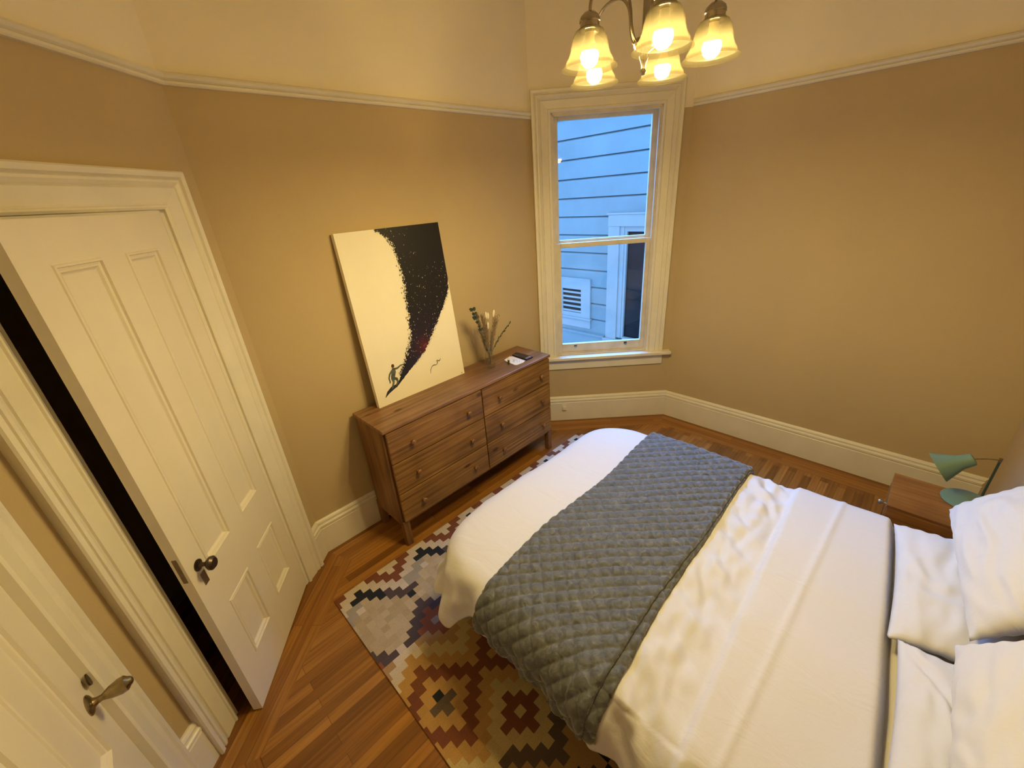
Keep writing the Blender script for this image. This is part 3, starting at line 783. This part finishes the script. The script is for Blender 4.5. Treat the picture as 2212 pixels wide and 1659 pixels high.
# eucalyptus on the left
o, P_ = stemthing('eucalyptus_sprig', 'dark green eucalyptus sprig leaning left out of the vase', 'plant', bz((VX+.01, VY, ZT+.02), (1.47, VY-.01, 1.12), (1.366, -.19, 1.40), 16), .0022, M['leaf2'])
mb = MB()
for i in range(5, 17):
    p = P_[i]; t = (P_[min(16, i+1)] - P_[i-1]).normalized(); s = .010 + .0025 * (i % 3) + (.005 if i > 13 else 0)
    for sg in (-1, 1):
        dd = (Vector((sg * .9, random.uniform(-.4, .4), .35)) + t * .4)
        leafquad(mb, p, dd, Vector((0, -1, .3)), s * 2.0, s * .85)
mb.build('leaves', M['leaf'], o, smooth=True)
# leafy branch to the right
o, P_ = stemthing('olive_branch', 'thin dark leafy branch reaching right out of the vase', 'plant', bz((VX-.005, VY, ZT+.02), (1.50, VY, 1.09), (1.716, -.195, 1.208), 16), .0016, M['leaf2'])
mb = MB()
for i in range(7, 17):
    t = (P_[min(16, i+1)] - P_[i-1]).normalized()
    leafquad(mb, P_[i], t + Vector((0, random.uniform(-.2, .2), .25 * (-1)**i)), Vector((0, -1, .2)), .036, .0065)
mb.build('leaves', M['leaf2'], o, smooth=True)
o, P_ = stemthing('hooked_branch', 'slender dark stem with a hooked tip standing behind the dried grasses', 'plant', bz((VX, VY+.01, ZT+.02), (1.50, VY+.01, 1.12), (1.600, -.20, 1.308), 12), .0018, M['leaf2'])
mb = MB(); p = P_[-1]; mb.tube([p, p + Vector((.01, 0, .008)), p + Vector((.02, 0, -.002)), p + Vector((.022, 0, -.012))], .0012, 6)
for i in range(5, 11): leafquad(mb, P_[i], Vector((.1, -.1, 1)), Vector((0, -1, 0)), .045, .005)
mb.build('leaves', M['leaf2'], o, smooth=True)
# bunny tails
for (tx, tz, ty) in ((1.551, 1.345, -.205), (1.505, 1.335, -.195), (1.484, 1.345, -.20), (1.479, 1.272, -.215)):
    lab = {1.551: 'rightmost pale dried bunny-tail head on a tall stem in the vase', 1.505: 'tallest middle cream bunny-tail grass head in the vase', 1.484: 'upper left slanted cream bunny-tail grass head in the vase', 1.479: 'short low cream bunny-tail grass head in the vase'}[tx]
    o, P_ = stemthing('bunny_tail_grass', lab, 'dried flower', bz((VX, VY, ZT+.02), (VX + (tx-VX)*.2, VY, 1.12), (tx, ty, tz - .03), 10), .001, M['stem'], 'bunny-tail grasses in the vase')
    d_ = (P_[-1] - P_[-2]).normalized(); mb = MB()
    mb.lathe([(0, -.028), (.005, -.022), (.0085, -.005), (.0085, .010), (.006, .022), (0, .032)], (0, 0, 0), 10, cap0=False, cap1=False, mat=Vector((0, 0, 1)).rotation_difference(d_).to_matrix().to_4x4())
    mb.v = [tuple(Vector(q) + P_[-1] + d_ * .02) for q in mb.v]; mb.build('head', M['tail'], o, smooth=True)
# dried grass plumes
def plume(label, tip, n=260):
    o, P_ = stemthing('dried_grass_plume', label, 'dried flower', bz((VX, VY, ZT+.02), (VX + (tip[0]-VX)*.25, VY, 1.08), tip, 14), .0013, M['stem'], 'brown dried grasses in the vase')
    mb = MB()
    for k in range(n):
        i = random.randint(5, 14); p = P_[i]; t = (P_[min(14, i+1)] - P_[i-1]).normalized()
        d_ = (t + Vector((random.uniform(-.45, .45), random.uniform(-.45, .45), random.uniform(-.1, .3)))).normalized(); l = random.uniform(.025, .06)
        s = d_.cross(Vector((random.random(), random.random(), random.random()))).normalized() * .0017
        q = p + d_ * l; mb.add([p - s, p + s, q + s * .4, q - s * .4], [(0,1,2,3)])
    mb.build('plume', M['grass'], o)
plume('brown feathery grass plume beside the eucalyptus in the vase', (1.410, -.19, 1.330))
plume('brown feathery grass plume, second from the left in the vase', (1.440, -.21, 1.315))
plume('dull brown grass plume in the middle behind the bunny tails', (1.475, -.185, 1.270))
plume('thin brown grass plume right of the bunny tails', (1.560, -.205, 1.265))
plume('rightmost brown grass plume in the vase', (1.590, -.19, 1.245), 160)
plume('short low brown grass spreading at the left of the vase mouth', (1.425, -.20, 1.200), 160)
# card, pouch, vial
def flat(name, pts, h, mat, label, cat, warp=.0):
    cx = sum(p[0] for p in pts)/len(pts); cy = sum(p[1] for p in pts)/len(pts)
    mb = MB(); n = len(pts)
    mb.add([(x-cx, y-cy, 0) for x, y in pts] + [(x-cx, y-cy, h) for x, y in pts], [tuple(range(n)), tuple(range(n, 2*n))] + [(k, (k+1) % n, n+(k+1) % n, n+k) for k in range(n)])
    o = mb.build(name, mat, None, bevel=min(h*.4, .002)); o.location = (cx, cy, ZT); return tag(o, label, cat)
card = flat('guest_card', [(1.628,-.230),(1.640,-.190),(1.720,-.172),(1.738,-.190),(1.728,-.345),(1.700,-.356),(1.625,-.352),(1.615,-.33)], .006, M['white_card'], 'white folded card with thin script lines lying on the dresser', 'card')
mb = MB()
def ink(pts, w_=.0008):
    mb.tube([Vector((x - card.location.x, y - card.location.y, .0062)) for x, y in pts], w_, 5)
ink([(1.650,-.30),(1.658,-.27),(1.668,-.285),(1.676,-.255),(1.684,-.275),(1.694,-.245)]); ink([(1.662,-.320),(1.690,-.290),(1.705,-.262)]); ink([(1.675,-.330),(1.700,-.305)])
mb.build('script_print', M['black_card'], card)
pouch = flat('black_packet', [(1.752,-.172),(1.818,-.158),(1.822,-.345),(1.742,-.346)], .012, M['black_card'], 'glossy black packet beside the white card on the dresser', 'packet')
for (xa_, ya_, xb_, yb_) in ((1.752, -.335, 1.812, -.318), (1.758, -.235, 1.764, -.180)):
    mb = MB(); mb.box((xa_ - pouch.location.x, ya_ - pouch.location.y, .0118), (xb_ - pouch.location.x, yb_ - pouch.location.y, .0128)); tag(mb.build('silver_print', M['silver'], pouch), 'silver strip printed on the packet')
vi_ = empty('lip_balm_tube', (1.602, -.283, ZT)); tag(vi_, 'tiny dark tube with a pale cap standing on the dresser by the white card', 'tube')
mb = MB(); mb.lathe([(.008, 0), (.008, .038)], (0, 0, 0), 14); mb.build('body', M['leaf2'], vi_, smooth=True)
mb = MB(); mb.lathe([(.0065, .038), (.0065, .055), (.004, .060)], (0, 0, 0), 14); mb.build('cap', M['tail'], vi_, smooth=True)

# ------------------------------------------------------------------ rug
RUGX0, SX, RUGY0, SYc = -.1135, .04395, -.444, .0412
NCOL, NROW = 55, 44
cols = dict(cream=srgb(206, 190, 168), beige=srgb(188, 168, 134), beige2=srgb(178, 158, 122), grey=srgb(162, 152, 136), rust=srgb(122, 70, 44), rust2=srgb(140, 78, 44), brick=srgb(116, 64, 48), black=srgb(26, 30, 36),
            purple=srgb(80, 66, 64), brown=srgb(96, 80, 70), gold=srgb(182, 140, 84), gold2=srgb(172, 136, 88), straw=srgb(194, 172, 122), taupe=srgb(150, 130, 112), edge=srgb(120, 70, 34))
zig = {1: (2,), 2: (1, 2, 3), 3: (3, 4), 4: (4, 5), 5: (5, 6), 6: (6, 7, 8), 7: (7,)}
rr = random.Random(3)
def cell(i, j):
    im = i % 10; xm = abs(((i - 2 + 5) % 10) - 5); dm = xm + abs(j - 22)
    xq = abs(((i - 7 + 5) % 10) - 5)
    if j < 22 and dm >= 10:
        if j <= 3 and (j + xq) in (2, 3): return 'rust'
        if im in zig.get(j, ()): return 'black' if (im <= 4 or (j == 7)) else 'purple'
        dq = xq + abs(j - 13)
        if dq == 0: return 'taupe'
        if dq <= 2: return 'rust2'
        if dq <= 4: return 'purple' if j <= 13 else 'gold2'
        if (j, im) in ((3, 0), (3, 1), (4, 9), (4, 0), (5, 9), (5, 8), (4, 8)): return 'grey'
        if j <= 4 and im in (8, 9, 0, 1) and (im in (0, 1) or j < 4): return 'cream'
        if j <= 1: return 'cream'
        if (im, j) in ((3,2),(4,2),(5,3),(5,2),(6,4),(6,3),(7,4),(7,5),(8,5),(4,1)): return 'cream'
        return 'beige' if rr.random() < .6 else 'beige2'
    if dm <= 1: return 'black' if (xm == 0 and j == 21) else 'brown'
    if dm <= 3: return 'gold'
    if dm <= 5: return 'brick' if i <= 0 else 'rust'
    if dm <= 7: return 'gold'
    if dm <= 9 and j < 22: return 'straw' if i > 3 else 'cream'
    dq = xq + abs(j - 29)
    if dm <= 9 and not (dq <= 2): return 'straw'
    if (im, j) == (2, 29): return 'black'
    if dq == 0: return 'straw'
    if dq <= 2: return 'rust'
    if dq <= 4: return 'straw'
    if dq <= 6 and j >= 30: return 'brown'
    d4 = abs(((i - 2 + 5) % 10) - 5) + abs(j - 38)
    if j >= 35 and xm <= 2 and (j - 35 == xm or j - 36 == xm): return 'black' if xm else 'purple'
    if j >= 37 and (xq + 37 == j or xq + 38 == j): return 'black' if (i % 2) else 'purple'
    return 'gold2'
me = bpy.data.meshes.new('kilim_rug'); vs = []; fs = []; fc = []
def cx_(i): return RUGX0 + SX * (i if i >= 0 else -.32)
for i in range(-1, NCOL):
    x0 = cx_(i) if i >= 0 else RUGX0 - .014; x1 = RUGX0 + SX * (i + 1)
    for j in range(NROW):
        y0 = RUGY0 - SYc * j; y1 = y0 - SYc; b = len(vs)
        vs += [(x0, y0, .009), (x0, y1, .009), (x1, y1, .009), (x1, y0, .009)]
        fs.append((b, b+1, b+2, b+3)); c = cols[cell(i, j)]; k = .86 + rr.uniform(-.05, .05); fc.append(tuple(min(1, q * k) for q in c))
xa, xb, ya, yb = RUGX0 - .016, RUGX0 + SX * NCOL + .002, RUGY0 + .002, RUGY0 - SYc * NROW - .002
b = len(vs); vs += [(xa, ya, .008), (xb, ya, .008), (xb, yb, .008), (xa, yb, .008), (xa, ya, .0008), (xb, ya, .0008), (xb, yb, .0008), (xa, yb, .0008)]
for f in ((0, 1, 2, 3), (7, 6, 5, 4), (0, 4, 5, 1), (1, 5, 6, 2), (2, 6, 7, 3), (3, 7, 4, 0)):
    fs.append(tuple(b + q for q in f)); fc.append(cols['edge'])
me.from_pydata(vs, [], fs); at = me.color_attributes.new('weave', 'FLOAT_COLOR', 'CORNER')
for p in me.polygons:
    for li in p.loop_indices: at.data[li].color = (*fc[p.index], 1)
me.materials.append(M['rug']); rug = bpy.data.objects.new('kilim_rug', me); scn.collection.objects.link(rug)
tag(rug, 'flat woven rug with stepped diamonds in rust, gold, cream and black under the bed', 'rug')

# ------------------------------------------------------------------ bed
BX0, BX1, BYF, BYH, BZ = .33, 1.775, -1.10, -3.06, .585
bed = empty('bed', ((BX0+BX1)/2, (BYF+BYH)/2, 0)); tag(bed, 'queen bed with white fitted sheet standing on the patterned rug', 'bed')
bl = bed.location
def bbox(mb, a, b): mb.box((a[0]-bl.x, a[1]-bl.y, a[2]), (b[0]-bl.x, b[1]-bl.y, b[2]))
mb = MB(); bbox(mb, (BX0-.04, BYH, .32), (BX1+.04, BYF-.01, BZ-.035)); o = mb.build('mattress', M['sheet'], bed, bevel=.05); o.modifiers['bevel'].segments = 4
mb = MB(); bbox(mb, (BX0-.02, BYH, .20), (BX1+.02, BYF-.03, .319)); mb.build('base', M['bedbase'], bed, bevel=.01)
for x in (BX0+.08, BX1-.08):
    for y in (BYF-.12, BYH+.12):
        mb = MB(); bbox(mb, (x-.03, y-.03, .0095), (x+.03, y+.03, .20)); mb.build('leg', M['bedbase'], bed, bevel=.004)
RB = .115
RC = .20
def drape(a, b, lift=0.0):
    """cloth coords: a across (0..W on top), b from the foot edge (0) toward the head; returns point + normal"""
    W_ = BX1 - BX0
    ca = min(max(a, RC), W_ - RC); fl = .10
    if b < RC and a != ca:
        va, vb = a - ca, b - RC; rr_ = hypot(va, vb)
        ux, uy = va / rr_, -vb / rr_
        r = max(0, rr_ - RC); k_ = min(rr_, RC)
        x = BX0 + ca + ux * k_; y = BYF - RC + uy * k_
        if a < RC: fl = .10 + .55 * abs(ux * uy)
    else:
        dx = a if a < 0 else (a - W_ if a > W_ else 0); dy = -b if b < 0 else 0
        x = BX0 + min(max(a, 0), W_); y = BYF - max(b, 0); r = hypot(dx, dy)
        ux, uy = (dx / r, dy / r) if r > 1e-6 else (0, 0)
    if r < 1e-6: return Vector((x, y, BZ)), Vector((0, 0, 1))
    th = r / RB
    if th < pi/2: g = RB * sin(th); h = RB * (1 - cos(th)); nrm = Vector((ux * sin(th), uy * sin(th), cos(th)))
    else: e = r - RB * pi/2; g = RB + e * fl; h = RB + e * (.985 - (fl - .10) * .25); nrm = Vector((ux, uy, .1)).normalized()
    return Vector((x + ux * g, y + uy * g, BZ - h)), nrm
def sm(x, a, b): t = max(0, min(1, (x - a) / (b - a))); return t * t * (3 - 2 * t)
W_ = BX1 - BX0
def duvet_disp(a, b):
    n1 = noise.noise(Vector((a * 1.6, b * 1.6, 0))) * .016
    n1 += noise.noise(Vector((a * 5 + 3, b * 5, 1))) * .005
    # crumpled strip between blanket and folded cuff
    c = math.exp(-((b - 1.055) / .11) ** 2)
    n1 += c * (noise.noise(Vector((a * 9 + b * 9, b * 3 - a * 2, 4))) * .042 + noise.noise(Vector((a * 15 + b * 10, b * 22, 7))) * .018)
    # puff between edge and middle of the bed
    n1 += .012 * sin(pi * max(0, min(1, a / W_)))
    # folded-back cuff
    b_s = b - .05 * (1 - a / W_); cuff = sm(b_s, 1.145, 1.175); n1 += .026 * cuff
    n1 += cuff * (.006 * math.exp(-((b - 1.31 - .05 * (a / W_)) / .012) ** 2))
    over = max(0, -a) + max(0, -b)
    if over > .05:
        k = sm(over, .05, .25)
        s = b if -a > -b else a + 2
        n1 += k * (.014 * sin(s * 17 + 2 * noise.noise(Vector((s * 2, 0, 0)))) + .008 * sin(s * 41))
        if a < .15 and b > .85: n1 += sm(.15 - a, 0, .3) * (.014 * sin(s * 24 + a * 9 + 3 * noise.noise(Vector((b * 2, a * 2, 5)))) + .010 * noise.noise(Vector((a * 6, b * 16, 8))))
    if a < 0: n1 += sm(-a, .12, .36) * .035 * math.exp(-((b - .12) / .09) ** 2)
    if a < 0 and b < .3: n1 += sm(-a, .02, .2) * (.030 * noise.noise(Vector((a * 9, b * 9, 11))))
    return n1
def duvet_pt(a, b, lift=0):
    p, n = drape(a, b); return p + n * (duvet_disp(a, b) + lift), n
mb = MB(); rows = []
NA, NB_ = 230, 230
a0, a1, b0_, b1_ = -.275, W_ + .30, -.34, 1.590
for i in range(NA + 1):
    row = []
    for j in range(NB_ + 1):
        a_ = a0 + (a1 - a0) * i / NA; b1a = b1_ + .07 - .09 * max(0, min(1, a_ / W_)); b = b0_ + (b1a - b0_) * j / NB_; a0e = a0 - .125 * math.exp(-((b - .12) / .10) ** 2); a = a0e + (a1 - a0e) * i / NA
        for ca_, side in ((RC, a < RC), (W_ - RC, a > W_ - RC)):   # the corner is cut round so the hem clears the floor
            if side and b < RC:
                va, vb = a - ca_, b - RC; r_ = hypot(va, vb); m_ = RC + (.43 if ca_ == RC else .33)
                if r_ > m_: a = ca_ + va * m_ / r_; b = RC + vb * m_ / r_
        p, n = duvet_pt(a, b)
        if b > b1a - .045: p.z -= .050 * sm(b, b1a - .045, b1a) ** 2
        row.append(p)
    rows.append(row)
mb.grid(rows)
dv = mb.build('duvet', M['linen'], None, smooth=True, ang=180); tag(dv, 'white duvet with a folded-back cuff spread over the bed', 'duvet')
so = dv.modifiers.new('thick', 'SOLIDIFY'); so.thickness = .016; so.offset = -1

# blanket ----------------------------------------------------------
bk = empty('quilted_throw', ((BX0+BX1)/2, -1.7, BZ)); tag(bk, 'dark grey velvet throw with diamond quilting laid across the foot of the bed', 'blanket')
def throw_layer(name, lift, sh, hemadd, quilt=True):
    mb = MB(); rows = []; NAa, NBb = 400, 124
    for i in range(NAa + 1):
        row = []
        u = i / NAa
        for j in range(NBb + 1):
            v = j / NBb
            hem = -(.236 + .006 * v) + hemadd * .9 + .012 * sin(v * 9)
            a = hem + (W_ + .135 - hem) * u
            b = (.335 - .02 * u) + (.592 + .030 * u + .008 * sin(u * 7)) * v + sh * (1 - .85 * sm(u, 0, .75)) + .010 * sin(u * 11 + 1)
            p, n = duvet_pt(a, b)
            q = 0
            if quilt:
                c1 = (a + b) / sqrt(2) / .050; c2 = (a - b) / sqrt(2) / .050
                f1 = abs(sin(pi * c1)); f2 = abs(sin(pi * c2))
                q = .0135 * min(f1, 1) ** .38 * min(f2, 1) ** .38 + .0012 * noise.noise(Vector((a * 40, b * 40, 5)))
            edge = min(v, 1 - v) * .585; q -= .010 * (1 - sm(edge, 0, .010)); q -= .008 * (1 - sm(u * 1.9, 0, .010))
            row.append(p + n * (lift + q) - Vector(bk.location))
        rows.append(row)
    mb.grid(rows); o = mb.build(name, M['velvet'], bk, smooth=True, ang=180)
    so = o.modifiers.new('thick', 'SOLIDIFY'); so.thickness = .006; so.offset = -1
    return o
throw_layer('upper_layer', .026, 0, 0)
throw_layer('lower_layer', .011, .040, -.004)

# pillows ----------------------------------------------------------
def pillow(label, w_, h_, t_, mat4, seed, sag=0.0, crease=None):
    mb = MB(); N = 56
    for side in (1, -1):
        rows = []
        for i in range(N + 1):
            row = []
            u = -1 + 2 * i / N
            for j in range(N + 1):
                v = -1 + 2 * j / N
                prof = (max(0, 1 - abs(u) ** 2.6)) ** .55 * (max(0, 1 - abs(v) ** 2.6)) ** .55
                x = u * w_ / 2 * (1 - .055 * (1 - v * v) * abs(u) ** 3) ; y = v * h_ / 2 * (1 - .07 * (1 - u * u) * abs(v) ** 3)
                # edge puckers
                e = max(abs(u), abs(v))
                puck = .0022 * sin((u if abs(v) > abs(u) else v) * 24 + seed) * sm(e, .72, .98)
                z = side * (t_ / 2 * prof + .0015) + noise.noise(Vector((u * 1.8 + seed, v * 1.8, side))) * .012 * prof + puck * (1 - sm(e, .97, 1)) 
                z += noise.noise(Vector((u * 4 + v * 3 + seed, v * 5 - u * 2, seed))) * .007 * prof
                z -= sag * (1 - u * u) * (1 - v * v)
                z += side * .004 * prof * sin(9 * noise.noise(Vector((u * 1.5 + seed, v * 1.5, 2))) + 6 * u)
                if crease and side > 0:
                    d_ = (u - crease[0]) * crease[2] + (v - crease[1]) * crease[3]
                    z += (-.013 * math.exp(-(d_ / .035) ** 2) + .007 * math.exp(-((d_ - .11) / .06) ** 2)) * prof
                row.append((x, y, z))
            rows.append(row)
        mb.grid(rows)
    o = mb.build('pillow', M['pillow'], None, smooth=True, ang=180)
    bm = bmesh.new(); bm.from_mesh(o.data); bmesh.ops.remove_doubles(bm, verts=bm.verts, dist=.0035); bmesh.ops.recalc_face_normals(bm, faces=bm.faces); bm.to_mesh(o.data); bm.free()
    o.data.polygons.foreach_set('use_smooth', [True] * len(o.data.polygons))
    o.matrix_world = mat4; return tag(o, label, 'pillow', 'white bed pillows')
def pm(x, y, z, rx, ry, rz): return Matrix.Translation((x, y, z)) @ Matrix.Rotation(rz, 4, 'Z') @ Matrix.Rotation(rx, 4, 'X') @ Matrix.Rotation(ry, 4, 'Y')
pillow('white pillow lying flat on the bed, on the side of the nightstand', .70, .385, .125, pm(1.445, -2.868, .634, radians(-6), 0, radians(3.5)), 1)
pillow('white pillow leaning on the wall above the flat one, nearest the nightstand', .78, .33, .165, pm(1.520, -2.946, .846, radians(-50), radians(2), radians(6)), 2)
pillow('white creased pillow lying flat on the bed, on the side of the doors', .72, .355, .13, pm(.735, -2.908, .642, radians(-6), 0, radians(1)), 3, crease=(.2, .1, .75, -.66))
pillow('white pillow leaning on the wall above the creased one, on the side of the doors', .78, .34, .16, pm(.690, -2.950, .856, radians(-50), 0, radians(0)), 4)

# ------------------------------------------------------------------ nightstand
NZ = .500
ns = empty('nightstand', (2.275, -2.845, 0)); tag(ns, 'small brown wooden nightstand beside the bed pillows under the mint lamp', 'nightstand')
nx0, nx1, ny1, ny0 = -.182, .182, .217, -.215
def np_(name, a, b, mat=M['ns'], parent=ns, bevel=.002):
    mb = MB(); mb.box(a, b); return mb.build(name, mat, parent, bevel=bevel)
np_('top', (nx0, ny0, NZ-.018), (nx1, ny1, NZ))
np_('side_panel', (nx0, ny0+.002, .14), (nx0+.016, ny1-.004, .40)); np_('side_panel', (nx1-.016, ny0+.002, .14), (nx1, ny1-.004, NZ-.018))
np_('side_panel', (nx0, ny0+.002, .40), (nx0+.016, ny1-.004, NZ-.018))
np_('back_panel', (nx0+.016, ny0, .14), (nx1-.016, ny0+.010, NZ-.018)); np_('shelf', (nx0+.016, ny0+.01, .14), (nx1-.016, ny1-.004, .156)); np_('shelf', (nx0+.016, ny0+.01, .352), (nx1-.016, ny1-.02, .364))
nd_ = np_('drawer', (nx0+.018, ny1-.018, .368), (nx1-.018, ny1, NZ-.022))
mb = MB(); mb.lathe([(0, 0), (.006, 0), (.005, .010), (.013, .018), (.016, .026), (.012, .034), (0, .037)], (0, 0, 0), 16, mat=Matrix.Rotation(-pi/2, 4, 'X')); k = mb.build('knob', M['chrome'], nd_, smooth=True); k.location = (-.06, ny1, .43); tag(k, 'round chrome knob')
for x in (nx0+.02, nx1-.02):
    for y in (ny0+.02, ny1-.02):
        mb = MB(); mb.lathe([(.010, 0.001), (.016, .14)], (x, y, 0), 12); mb.build('leg', M['ns'], ns, smooth=True)

# desk lamp --------------------------------------------------------
LB = Vector((2.375, -2.925, NZ + .001))
lp = empty('desk_lamp', tuple(LB)); tag(lp, 'mint green metal desk lamp with a cone shade on the nightstand', 'lamp')
mb = MB(); mb.lathe([(.104, 0), (.106, .003), (.104, .008), (.095, .011), (0, .012)], (0, 0, 0), 40); mb.build('base', M['mint'], lp, smooth=True)
top = Vector((2.462, -2.975, .742)) - LB
mb = MB(); mb.tube([(top.x, top.y, .010), (top.x, top.y, top.z - .004), (top.x, top.y, top.z)], .0055, 12); mb.build('stem', M['mint_dark'], lp, smooth=True)
sb = Vector((2.413, -2.886, .736)) - LB      # back of the shade
mb = MB(); mb.tube(bz(top, (top + sb) / 2 + Vector((0, 0, .008)), sb, 8), .003, 8); mb.lathe([(.0075, -.010), (.0075, .010)], tuple(top), 12); mb.build('arm', M['brass'], lp, smooth=True)
sc = Vector((2.384, -2.772, .648)) - LB; ax = (sc - sb); Ls = ax.length
rot = Vector((0, 0, 1)).rotation_difference(ax.normalized()).to_matrix().to_4x4()
mb = MB(); mb.lathe([(0, 0), (.020, 0), (.030, .004), (.033, .02), (.037, .055), (.080, Ls), (.0785, Ls), (.035, .055), (.030, .02), (.02, .006), (0, .006)], (0, 0, 0), 36, cap0=False, cap1=False, mat=rot)
mb.v = [tuple(Vector(q) + sb) for q in mb.v]; mb.build('lamp_shade', M['mint'], lp, smooth=True)

# ------------------------------------------------------------------ chandelier
CZ = 2.480; CCX, CCY, CR = 1.012, -1.655, .199
ch = empty('chandelier', (CCX, CCY, CZ)); tag(ch, 'five-arm nickel chandelier with frosted bell shades, lit, above the bed', 'chandelier')
mb = MB(); mb.lathe([(0, -.016), (.006, -.014), (.010, -.006), (.006, .002), (.008, .014), (.012, .024), (.016, .034), (.012, .040), (.016, .044), (.030, .052), (.036, .066), (.030, .080), (.014, .088), (.010, .10), (.010, CEIL - CZ - .03)], (0, 0, 0), 28, cap0=False); mb.build('center_column', M['nickel'], ch, smooth=True)
mb = MB(); mb.lathe([(0.02, CEIL - CZ - .05), (.055, CEIL - CZ - .025), (.065, CEIL - CZ - .001)], (0, 0, 0), 32); mb.build('canopy', M['nickel'], ch, smooth=True)
for k, thd_ in enumerate((155.5, 86.0, 10.0, -63.0, -136.5)):
    th = radians(thd_); dv_ = Vector((cos(th), sin(th), 0)); pr = dv_ * CR
    arm = empty('arm_assembly', (0, 0, 0)); arm.parent = ch
    def q(r, z): return dv_ * r + Vector((0, 0, z))
    ctl = [q(.022, .068), q(.040, .078), q(.052, .110), q(.058, .150), q(.068, .180), q(.090, .203), q(.122, .210), q(.158, .203), q(.186, .182), q(.197, .155), q(CR, .130)]
    # smooth the control points
    pts = []
    for i in range(len(ctl) - 1):
        p0 = ctl[max(0, i-1)]; p1 = ctl[i]; p2 = ctl[i+1]; p3 = ctl[min(len(ctl)-1, i+2)]
        for s in range(5):
            t = s / 5; pts.append(.5 * ((2*p1) + (p2-p0)*t + (2*p0-5*p1+4*p2-p3)*t*t + (-p0+3*p1-3*p2+p3)*t**3))
    pts.append(ctl[-1])
    bpy.data.objects.remove(arm)
    mb = MB(); mb.tube(pts, .0048, 10); ao = mb.build('arm', M['nickel'], ch, smooth=True)
    mb = MB(); mb.lathe([(.006, .138), (.016, .135), (.027, .126), (.031, .117), (.031, .112), (.029, .110), (.029, .099), (.033, .097), (.033, .091), (.028, .088)], tuple(pr), 24); mb.build('socket_cup', M['nickel'], ao, smooth=True)
    prof = [(.030, .098), (.041, .092), (.050, .078), (.055, .060), (.058, .044), (.063, .031), (.069, .022), (.072, .017), (.073, .011), (.079, .006), (.084, .001), (.0845, -.002),
            (.082, -.001), (.077, .004), (.071, .010), (.070, .016), (.067, .021), (.061, .030), (.056, .044), (.053, .060), (.048, .077), (.039, .090), (.030, .095)]
    mb = MB(); mb.lathe(prof, tuple(pr), 40, cap0=False, cap1=False); mb.build('glass_shade', M['shade'], ao, smooth=True)
    mb = MB(); mb.lathe([(0, .000), (.013, .003), (.023, .012), (.0275, .027), (.0255, .040), (.018, .050), (0, .056)], tuple(pr), 24, cap0=False, cap1=False); bo = mb.build('bulb', M['bulb'], ao, smooth=True)
    mb = MB(); mb.lathe([(.0255, .0405), (.020, .056), (.014, .070), (.014, .092)], tuple(pr), 20); mb.build('bulb_neck', M['white_plastic'], ao, smooth=True)

# portal at the window opening guides sky light in
pd = bpy.data.lights.new('sky_portal', 'AREA'); pd.shape = 'RECTANGLE'; pd.size = .84; pd.size_y = 1.95; pd.cycles.is_portal = True
po = bpy.data.objects.new('sky_portal', pd); scn.collection.objects.link(po)
po.location = wp(.59, -.155, 1.695); zax = -WN; xa_ = WE; ya_ = zax.cross(xa_)
po.matrix_world = Matrix.Translation(po.location) @ Matrix((xa_, ya_, zax)).transposed().to_4x4()
